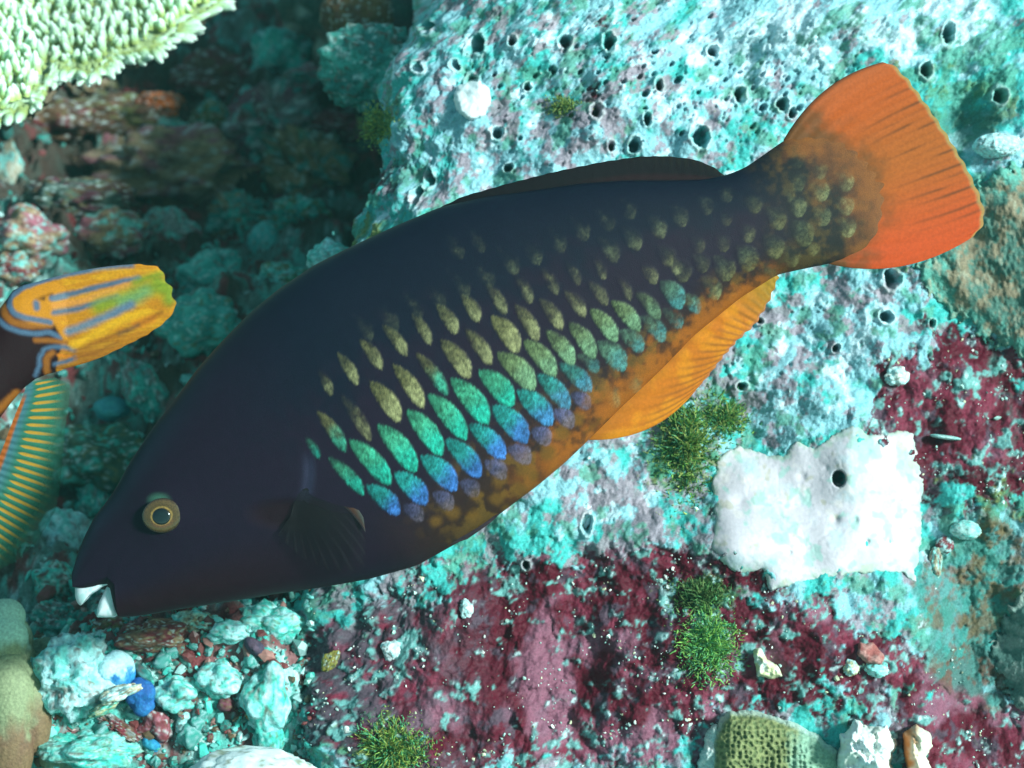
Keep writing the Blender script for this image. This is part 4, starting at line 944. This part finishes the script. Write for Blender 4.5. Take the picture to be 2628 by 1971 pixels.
    return .9 * c * (1 + .16 * (n2 - .5))[..., None] * (1 + .14 * (n3 - .5))[..., None], h

def build_parrot_body():
    NS, NT = 760, 400
    Fv = np.array([(-110, 52), (-85, 34), (-22, 64), (0, 56), (7, 6), (13, -24), (40, -13), (60, 4), (90, 20)], float)
    s = np.linspace(0, 1, NS) ** 1.12
    Un = -25 + s * (UE + 25)
    th = np.linspace(0, 2 * math.pi, NT, endpoint=False) + .01
    tt = np.sin(th)
    t0, b0 = 52.0, -92.0
    v_start = (t0 + b0) / 2 + (t0 - b0) / 2 * tt
    Fs = np.interp(v_start, Fv[:, 0], Fv[:, 1])
    U = Un[:, None] + (Fs[None, :] + 25) * np.exp(-(Un[:, None] + 25) / 115)
    dec = np.exp(-(Un + 25) / 115)
    Ft, Fb = np.interp(t0, Fv[:, 0], Fv[:, 1]), np.interp(b0, Fv[:, 0], Fv[:, 1])
    tv = np.interp(Un + (Ft + 25) * dec, TU, TV); bv = np.interp(Un + (Fb + 25) * dec, BU, BV)
    V = (tv + bv)[:, None] / 2 + (tv - bv)[:, None] / 2 * tt[None, :]
    W = np.interp(np.clip(U, -40, UE), wu[:, 0], wu[:, 1])
    cs = np.cos(th)[None, :]; D = -np.sign(cs) * np.abs(cs) ** .88 * W
    close = np.sqrt(np.clip(1 - ((UE - Un) / -30 + 1).clip(0, 1) ** 2, 0, 1))
    x2, y2 = to_xy(U, V)
    c, h = parrot_colour(x2, y2, U, V)
    D = D - np.sign(-D) * 0 + np.where(D < 0, -h, h) * np.abs(cs) ** .5 * np.clip(W / 60, 0, 1)
    # slight eye socket bulge
    g = np.exp(-(((x2 - 364) / 60) ** 2 + ((y2 - 1109) / 50) ** 2)); D = D + np.where(D < 0, -1, 1) * g * 8
    P = pf(x2 * K, y2 * K, D * K)
    f = grid_faces(NS, NT, wrap=True)
    n = NS * NT
    c0 = P[0].mean(0) + np.array([12, 0, 0]) * K * pf.m; c1 = P[-1].mean(0)
    P = np.vstack([P.reshape(-1, 3), c0, c1]); cc = np.vstack([c.reshape(-1, 3), (.03, .012, .015), c[-1, 0]])
    a = np.arange(NT); capf = np.stack([np.full(NT, n), (a + 1) % NT, a], 1); capb = np.stack([np.full(NT, n + 1), (NS - 1) * NT + a, (NS - 1) * NT + (a + 1) % NT], 1)
    me = mk_mesh('body', P, [f, capf, capb], cc)
    return link('body', me, M_skin, PF)
body = build_parrot_body()
def body_depth(x, y):
    u, v = to_uv(x, y); tv = np.interp(u, TU, TV); bv = np.interp(u, BU, BV)
    t = np.clip((v - (tv + bv) / 2) / ((tv - bv) / 2), -1, 1); return np.interp(u, wu[:, 0], wu[:, 1]) * np.sqrt(1 - t * t) ** .88

# fins of the parrotfish
k2 = lambda pts: [(x * K, y * K) for x, y in pts]
def caudal_col(X, Y, a, r, rr):
    n = fbm2(X / 30, Y / 30, 5, 3)
    c = mixc(np.broadcast_to(np.array((.50, .090, .015)), X.shape + (3,)), (.60, .072, .014), smooth(.62, .95, a))
    c = mixc(c, (.44, .105, .017), smooth(.15, .45, a) * smooth(.75, .5, a) * .8)
    c = mixc(c, (.46, .10, .03), smooth(.12, .02, a) * .7)
    lines = (.5 + .5 * np.cos(a * 26 * 2 * math.pi)) ** 3
    c = mixc(c, (.10, .035, .012), lines * smooth(.35, .85, r) * smooth(.05, .3, a) * smooth(.99, .75, a) * (.15 + .6 * smooth(.4, .7, fbm2(a * 26, r * 3, 8, 2))))
    c = mixc(c, (.15, .056, .018), smooth(.62, .22, r + (n - .5) * .3 + np.abs(a - .45) * .35) * .95)
    c = mixc(c, (.06, .025, .012), smooth(.03, .0, a) * .8)
    c = mixc(c, (.32, .26, .08), smooth(.965, .99, r) * .7 * smooth(.02, .1, a))
    return c
def caudal_bulge(a):
    return -14 * K * (1 - a) ** 4 + 4 * K * a ** 4, -26 * K * np.clip(1 - a * 2.2, 0, 1) ** 1.4 + 34 * K * np.clip(a * 2.2 - 1.2, 0, 1) ** 1.6
fin('caudal_fin', pf, k2([(1692, 303), (1740, 350), (1768, 400), (1785, 450), (1795, 510), (1790, 570)]),
    k2([(1905, 135), (1928, 138), (1962, 172), (2000, 225), (2050, 300), (2090, 365), (2116, 420), (2127, 458), (2122, 490), (2100, 512)]), 300, 90, 7, 2.2, 13, caudal_col, M_fin, PF, caudal_bulge, ridge=.3, tipwave=2.0)
def anal_col(X, Y, a, r, rr):
    c = mixc(np.broadcast_to(np.array((.58, .150, .010)), X.shape + (3,)), (.68, .21, .010), smooth(.4, .7, fbm2(X / 40, Y / 40, 6, 3)) )
    c = mixc(c, (.30, .11, .015), smooth(.3, 0, r) * .5)
    lines = (.5 + .5 * np.cos(a * 22 * 2 * math.pi)) ** 2
    c = mixc(c, (.24, .075, .015), lines * smooth(.2, .6, r) * .6)
    c = mixc(c, (.34, .20, .02), smooth(.6, .95, a) * .8)
    return mixc(c, (.36, .12, .06), smooth(.9, .98, r) * .6)
fin('anal_fin', pf, k2([(1262, 950), (1335, 872), (1425, 787), (1500, 712), (1560, 660), (1625, 612), (1674, 588)]),
    k2([(1500, 846), (1532, 810), (1562, 770), (1592, 736), (1632, 700), (1662, 650), (1682, 598)]), 280, 60, 7, 2.0, 13, anal_col, M_fin, PF, lambda a: (16 * K * (1 - a) ** 3, 30 * K * (1 - a) ** 3), ridge=.18, tipwave=2.5, pairs=True)
def dorsal_col(X, Y, a, r, rr):
    c = np.broadcast_to(np.array((.006, .0035, .0055)), X.shape + (3,))
    c = mixc(c, (.020, .005, .007), smooth(.1, .3, r) * smooth(.5, .3, r) * smooth(.4, .7, a) * .7)
    return mixc(c, (.014, .010, .006), rr * smooth(.5, 1, a) * smooth(.5, 1, r) * .8)
fin('dorsal_fin', pf, k2([(940, 462), (1050, 432), (1150, 420), (1250, 408), (1350, 402), (1450, 402), (1530, 400), (1575, 388)]),
    k2([(930, 458), (1000, 424), (1100, 396), (1200, 371), (1300, 350), (1380, 338), (1440, 337), (1500, 344), (1540, 360), (1572, 384)]), 300, 30, 6, 2.0, 20, dorsal_col, M_skin, PF, ridge=.06, tipwave=.6)
def pect_col(X, Y, a, r, rr):
    c = np.empty(X.shape + (4,)); c[..., :3] = (.009, .004, .007)
    lines = (.5 + .5 * np.cos(a * 12 * 2 * math.pi)) ** 3
    c[..., :3] = mixc(c[..., :3], (.018, .010, .016), lines ** 2 * smooth(.35, .8, r) * smooth(1.0, .85, r) * .8)
    c[..., :3] = mixc(c[..., :3], (.12, .040, .018), smooth(.10, .03, a) * smooth(.1, .4, r) * .8)
    c[..., :3] = mixc(c[..., :3], (.05, .05, .045), smooth(.08, .03, a) * smooth(.72, .95, r))
    c[..., 3] = (.45 - .36 * smooth(.3, .95, r) * (1 - lines * .6)) * smooth(1, .9, r)
    c[..., 3] = np.where(a < .1, np.maximum(c[..., 3], .9), c[..., 3])
    return c
px_, py_ = 668, 1092
pd = -float(body_depth(px_, py_)) * K - 3
fin('pectoral_fin', pf, k2([(668, 1048), (655, 1062), (645, 1082), (640, 1105)]), k2([(792, 1112), (800, 1170), (800, 1220), (770, 1235), (720, 1232), (660, 1200), (610, 1150)]), 160, 44, 3, 1.0, 12, pect_col, M_clearfin, PF,
    lambda a: (10 * K * (1 - a), -22 * K * (1 - a) ** 2), depth0=pd, lean=.03, ridge=.12)
def pelv_col(X, Y, a, r, rr):
    return mixc(np.broadcast_to(np.array((.028, .016, .024)), X.shape + (3,)), (.05, .03, .035), rr * .7)
fin('pelvic_fin', pf, k2([(852, 1215), (880, 1205), (905, 1195)]), k2([(1010, 1163), (1060, 1128), (1085, 1104)]), 60, 40, 5, 1.5, 6, pelv_col, M_fin, PF, depth0=-float(body_depth(870, 1205)) * K * .8, lean=.10, ridge=.4)

# eye
def dome(name, cx, cy, rx, ry, hgt, depth, colf, mat, parent, n=48, rings=22, rot=0):
    rho = np.linspace(0.001, 1, rings)[:, None]; th = np.linspace(0, 2 * math.pi, n, endpoint=False)[None, :]
    lx, ly = rho * np.cos(th) * rx, rho * np.sin(th) * ry
    x = cx + lx * math.cos(rot) - ly * math.sin(rot); y = cy + lx * math.sin(rot) + ly * math.cos(rot)
    d = depth - hgt * np.sqrt(np.clip(1 - rho ** 2, 0, 1)) + 0 * th
    c = colf(rho + 0 * th, th + 0 * rho)
    back = pf(x[-1], y[-1], np.full(n, depth + hgt * 1.2))
    P = np.concatenate([pf(x, y, d), back[None]], 0); cc = np.concatenate([c, c[-1:]], 0)
    return link(name, mk_mesh(name, P, grid_faces(rings + 1, n, wrap=True, flip=True), cc), mat, parent)
def iris_col(rho, th):
    c = np.broadcast_to(np.array((.062, .034, .007)), rho.shape + (3,))
    c = mixc(c, (.11, .065, .03), smooth(.3, -.6, np.sin(th)) * smooth(.5, .9, rho) * .5)
    c = mixc(c, (.13, .040, .008), smooth(.2, .9, np.sin(th)) * smooth(.85, .5, rho) * .8)
    c = mixc(c, (.34, .20, .05), np.exp(-((rho - .50) / .035) ** 2) * .9)
    c = mixc(c, (.025, .014, .010), smooth(.80, 1, rho) * .9)
    return c
ed = -float(body_depth(364, 1109)) * K - 10.5
eye = dome('eye', 432.5, 1317, 51, 44, 9, ed, iris_col, M_eye, PF, rot=-.15)
dome('pupil', 432, 1319, 23, 21, 4, ed - 8.0, lambda r, t: mixc(np.broadcast_to(np.array((.005, .009, .009)), r.shape + (3,)), (.004, .004, .006), smooth(.5, 1, r)), M_eye, eye, n=36, rings=12)

# beak: two solid tooth plates
def plate_solid(name, poly, T, colf, depth=0.0, n=120, rings=14):
    b = resample(poly + [poly[0]], n + 1)[:-1]; c = b.mean(0)
    rho = np.linspace(.001, 1, rings)
    def surf(sgn):
        X = c[0] + (b[None, :, 0] - c[0]) * rho[:, None]; Y = c[1] + (b[None, :, 1] - c[1]) * rho[:, None]
        return X, Y, depth + sgn * T * np.clip(1 - rho[:, None] ** 3, 0, 1) ** .5 + 0 * X
    X, Y, D1 = surf(-1); _, _, D2 = surf(1)
    P = np.concatenate([pf(X, Y, D1), pf(X, Y, D2)[::-1]], 0); cc = colf(X, Y); cc = np.concatenate([cc, cc[::-1]], 0)
    return link(name, mk_mesh(name, P, grid_faces(2 * rings, n, wrap=True, flip=True), cc), M_tooth, PF)
z = lambda pts: [(150 + x / 3.318, 1150 + y / 3.318) for x, y in pts]
tooth = lambda X, Y: mixc(np.broadcast_to(np.array((.62, .66, .70)), X.shape + (3,)), (.42, .60, .60), smooth(.45, .65, fbm2(X / 8, Y / 14, 4, 3)))
plate_solid('upper_beak', z([(140, 1190), (220, 1178), (300, 1160), (380, 1120), (450, 1085), (530, 1085), (540, 1130), (450, 1150), (380, 1185), (310, 1230), (250, 1265), (215, 1320), (188, 1345), (160, 1318), (142, 1270)]), 26, tooth)
plate_solid('lower_beak', z([(420, 1155), (470, 1125), (530, 1120), (525, 1200), (510, 1300), (505, 1420), (480, 1440), (400, 1442), (322, 1440), (330, 1370), (350, 1300), (385, 1230)]), 24, tooth)

# ------------------------------------------------------------------ striped triggerfish, only its tail end is in the frame
TFX, TFY, TZ = 60, 900, .90
TF = fish_root('triggerfish', TFX, TFY, TZ); tf = Frame(TFX, TFY, TZ)
tag(TF, 'dark maroon triggerfish with orange and slate striped tail, cut by the left edge', 'fish')
q3 = lambda pts: [(x / 3.318, 650 + y / 3.318) for x, y in pts]
def stripes(c, X, Y, lines):
    for pts, w, colr, soft in lines:
        p = np.array(q3(pts)); p = resample(p, max(12, len(p) * 6)); d = np.full(X.shape, 1e9); wl = w / 3.318
        for i in range(len(p) - 1):
            a, b = p[i], p[i + 1]; e = b - a
            t = np.clip(((X - a[0]) * e[0] + (Y - a[1]) * e[1]) / (e @ e + 1e-9), 0, 1)
            d = np.minimum(d, np.hypot(X - a[0] - t * e[0], Y - a[1] - t * e[1]))
        c = mixc(c, colr, smooth(wl + soft * 1.5, wl - soft * 1.5, d) * .95)
    return c
ORA = (.46, .165, .010); SLT = (.060, .10, .16); MAR = (.013, .0022, .004); YEL = (.62, .29, .012); YGR = (.17, .22, .018); ORD = (.24, .075, .010)
def trig_col(X, Y, fin_side):
    n = (fbm2(X / 14, Y / 14, 5, 3) - .5) * 5; X = X + n; Y = Y + n * .6
    bx = np.interp(Y, [650 + v / 3.318 for v in (200, 480, 700, 1020)], [v / 3.318 for v in (470, 440, 545, 480)])
    tail = smooth(-6, 8, X - bx)
    c = mixc(np.broadcast_to(np.array(MAR), X.shape + (3,)), ORA, tail)
    c = mixc(c, YEL, .5 * tail * smooth(.45, .7, fbm2(X / 60 + Y / 30, Y / 9, 5, 2)))
    c = mixc(c, ORD, tail * smooth(830, 920, Y) * .7)
    return stripes(c, X, Y, [
        ([(-300, 380), (-100, 470), (40, 440), (60, 520), (130, 590), (260, 620), (430, 615)], 30, ORD, 4),
        ([(480, 262), (300, 330), (180, 400), (195, 480), (300, 540), (430, 550)], 66, ORA, 5),
        ([(-300, 470), (-60, 520), (0, 560), (80, 630), (200, 675), (330, 690), (430, 670), (520, 720)], 22, SLT, 3),
        ([(760, 140), (640, 165), (480, 200), (320, 250), (170, 310), (105, 380), (95, 450), (140, 515), (240, 555), (340, 570), (440, 590)], 24, SLT, 3),
        ([(250, 440), (420, 470)], 62, ORA, 4), ([(320, 430), (328, 468)], 26, SLT, 4), ([(420, 390), (450, 500), (510, 620), (590, 760)], 28, ORA, 4),
        ([(320, 742), (450, 742), (570, 765)], 20, ORD, 4), ([(640, 825), (560, 800), (470, 795), (390, 815), (350, 880), (345, 960), (310, 1040)], 18, SLT, 4),
        ([(410, 1050), (400, 960), (410, 880), (455, 850)], 26, ORD, 4), ([(505, 868), (600, 880)], 14, (.50, .14, .01), 3), ([(470, 945), (560, 925), (640, 890)], 17, SLT, 4),
        ([(620, 160), (820, 130), (950, 112), (1120, 100)], 22, SLT, 5), ([(450, 385), (620, 345), (850, 285), (1060, 235), (1180, 212)], 24, SLT, 4), ([(470, 385), (560, 370)], 20, (.12, .15, .19), 4),
        ([(470, 445), (700, 405), (950, 320), (1150, 255)], 24, (.55, .20, .04), 5),
        ([(470, 505), (650, 475), (820, 425), (1000, 370)], 24, SLT, 5), ([(850, 460), (1050, 390), (1250, 300), (1440, 290)], 60, YGR, 14), ([(1050, 420), (1180, 370), (1240, 330)], 42, (.12, .24, .10), 14),
        ([(1340, 240), (1440, 330), (1440, 400)], 48, YGR, 10), ([(1380, 170), (1250, 205), (1150, 250)], 24, YGR, 8),
        ([(590, 665), (690, 635), (850, 565), (1000, 500), (1120, 440)], 34, (.09, .14, .21), 6), ([(640, 780), (850, 670), (1050, 560), (1250, 500)], 34, YEL, 7),
        ([(1160, 610), (1300, 560)], 26, (.60, .15, .01), 9), ([(650, 830), (900, 730), (1200, 600), (1380, 500)], 11, ORD, 6), ([(1020, 690), (1180, 610)], 10, (.13, .06, .03), 6), ([(640, 890), (780, 860), (1000, 760)], 12, ORD, 5),
        ([(-300, 1500), (-100, 1420), (40, 1300), (150, 1190)], 30, ORD, 5)])
def build_trig_body():
    top = np.array(q3([(-3600, 900), (-3300, 500), (-2700, 100), (-2000, -200), (-1400, -200), (-900, 0), (-400, 330), (-120, 470), (0, 470), (60, 390), (110, 318), (200, 270), (330, 240), (480, 212), (620, 195)]))
    bot = np.array(q3([(-3600, 1000), (-3300, 1500), (-2700, 2000), (-2000, 2200), (-1400, 2150), (-800, 1900), (-300, 1720), (-120, 1560), (0, 1400), (100, 1265), (200, 1150), (300, 1072), (400, 1030), (520, 1000), (620, 940)]))
    NS, NT = 420, 200
    s = np.concatenate([np.linspace(top[0, 0], -60, 140, endpoint=False), np.linspace(-60, top[-1, 0], NS - 140)])
    th = np.linspace(0, 2 * math.pi, NT, endpoint=False)
    tv = np.interp(s, top[:, 0], top[:, 1]); bv = np.interp(s, bot[:, 0], bot[:, 1])
    for _ in range(6):
        tv[1:-1] = (tv[:-2] + tv[1:-1] * 2 + tv[2:]) / 4; bv[1:-1] = (bv[:-2] + bv[1:-1] * 2 + bv[2:]) / 4
    W = np.interp(s, [-1085, -900, -500, -100, 60, 120, 187], [4, 70, 100, 60, 30, 16, 3])
    Y = (tv + bv)[:, None] / 2 + (bv - tv)[:, None] / 2 * np.sin(th)[None, :]; X = s[:, None] + 0 * Y
    D = -np.cos(th)[None, :] * W[:, None]
    c = trig_col(X, Y, 0)
    P = tf(X, Y, D); n = NS * NT; a = np.arange(NT)
    caps = [np.stack([np.full(NT, n), (a + 1) % NT, a], 1), np.stack([np.full(NT, n + 1), (NS - 1) * NT + a, (NS - 1) * NT + (a + 1) % NT], 1)]
    P = np.vstack([P.reshape(-1, 3), P[0].mean(0), P[-1].mean(0)]); c = np.vstack([c.reshape(-1, 3), MAR, ORA])
    link('body', mk_mesh('body', P, [grid_faces(NS, NT, wrap=True)[:, ::-1]] + [k[:, ::-1] for k in caps], c), M_skin, TF)
build_trig_body()
def trig_tail_col(X, Y, a, r, rr):
    c = trig_col(X, Y, 1)
    st = fbm2(a * 34, r * 2.2, 77, 3, .6); c = c * (.86 + .28 * st)[..., None]
    return mixc(c, (.30, .20, .02), .10 * smooth(.5, .7, st))
fin('caudal_fin', tf, q3([(330, 240), (360, 340), (390, 480), (470, 660), (500, 800), (440, 930), (380, 1010)]),
    q3([(1180, 92), (1345, 112), (1388, 160), (1405, 232), (1462, 288), (1472, 380), (1500, 420), (1488, 490), (1400, 592), (1240, 700), (1050, 795), (900, 870)]), 260, 80, 6, 2.5, 10, trig_tail_col, M_bluntfin, TF,
    lambda a: (0 * a, -9 * (1 - a) ** 3 + 6 * a ** 3), depth0=0, ridge=.12, tipwave=2.0)
p4 = lambda pts: [(x / 2.37, 640 + y / 2.37) for x, y in pts]
an_base = p4([(165, 812), (150, 860), (110, 960), (70, 1060), (30, 1170), (-20, 1300), (-90, 1450), (-200, 1620), (-340, 1780)])
an_tip = p4([(330, 780), (420, 820), (412, 930), (395, 1050), (378, 1200), (365, 1400), (335, 1580), (230, 1760), (90, 1900), (-120, 2000)])
def trig_anal_col(X, Y, a, r, rr):
    c = np.empty(X.shape + (4,)); c[..., :3] = (.030, .17, .10)
    c[..., :3] = mixc(c[..., :3], (.06, .17, .20), smooth(.30, .12, r))
    ph = np.abs((a * 27) % 1 - .5); ray = smooth(.5, .26 - 0, .5 - ph + .0) * 0 + smooth(.40 - .24 * r, .16 - .10 * r, ph)
    c[..., :3] = mixc(c[..., :3], (.58, .29, .03), ray * smooth(.24, .31, r + .5 * np.clip(ph - .08, 0, 1) * -1.0) * smooth(.98, .5, r + .22 * (vnoise2(a * 40, a * 0, 3) - .5)))
    c[..., :3] = mixc(c[..., :3], (.44, .10, .012), smooth(.11, .06, r) * smooth(.05, .12, a))
    c[..., 3] = np.clip(1.05 - .85 * smooth(.55, 1.0, r) + .0, 0, 1)
    return c
fin('anal_fin', tf, an_base, an_tip, 420, 70, 5, 1.2, 27, trig_anal_col, M_clearfin, TF, depth0=6, lean=.05, ridge=.5, tipwave=1.0)

# ------------------------------------------------------------------ sea water veil
import bmesh
bm = bmesh.new(); bmesh.ops.create_cube(bm, size=1)
hm = bpy.data.meshes.new('haze'); bm.to_mesh(hm); bm.free()
hz = link('haze', hm); hz.location = (0, 0, -.55); hz.scale = (24, 24, 2.6); hz['kind'] = 'stuff'; hz['label'] = 'clear blue green sea water'
wm = bpy.data.materials.new('sea_water'); wm.use_nodes = True; wt = wm.node_tree; wt.nodes.clear()
wo = wt.nodes.new('ShaderNodeOutputMaterial'); pv = wt.nodes.new('ShaderNodeVolumePrincipled')
pv.inputs['Color'].default_value = (0.35, 0.90, 0.86, 1); pv.inputs['Density'].default_value = 0.035; pv.inputs['Anisotropy'].default_value = 0.3
wt.links.new(pv.outputs[0], wo.inputs['Volume']); hm.materials.append(wm)
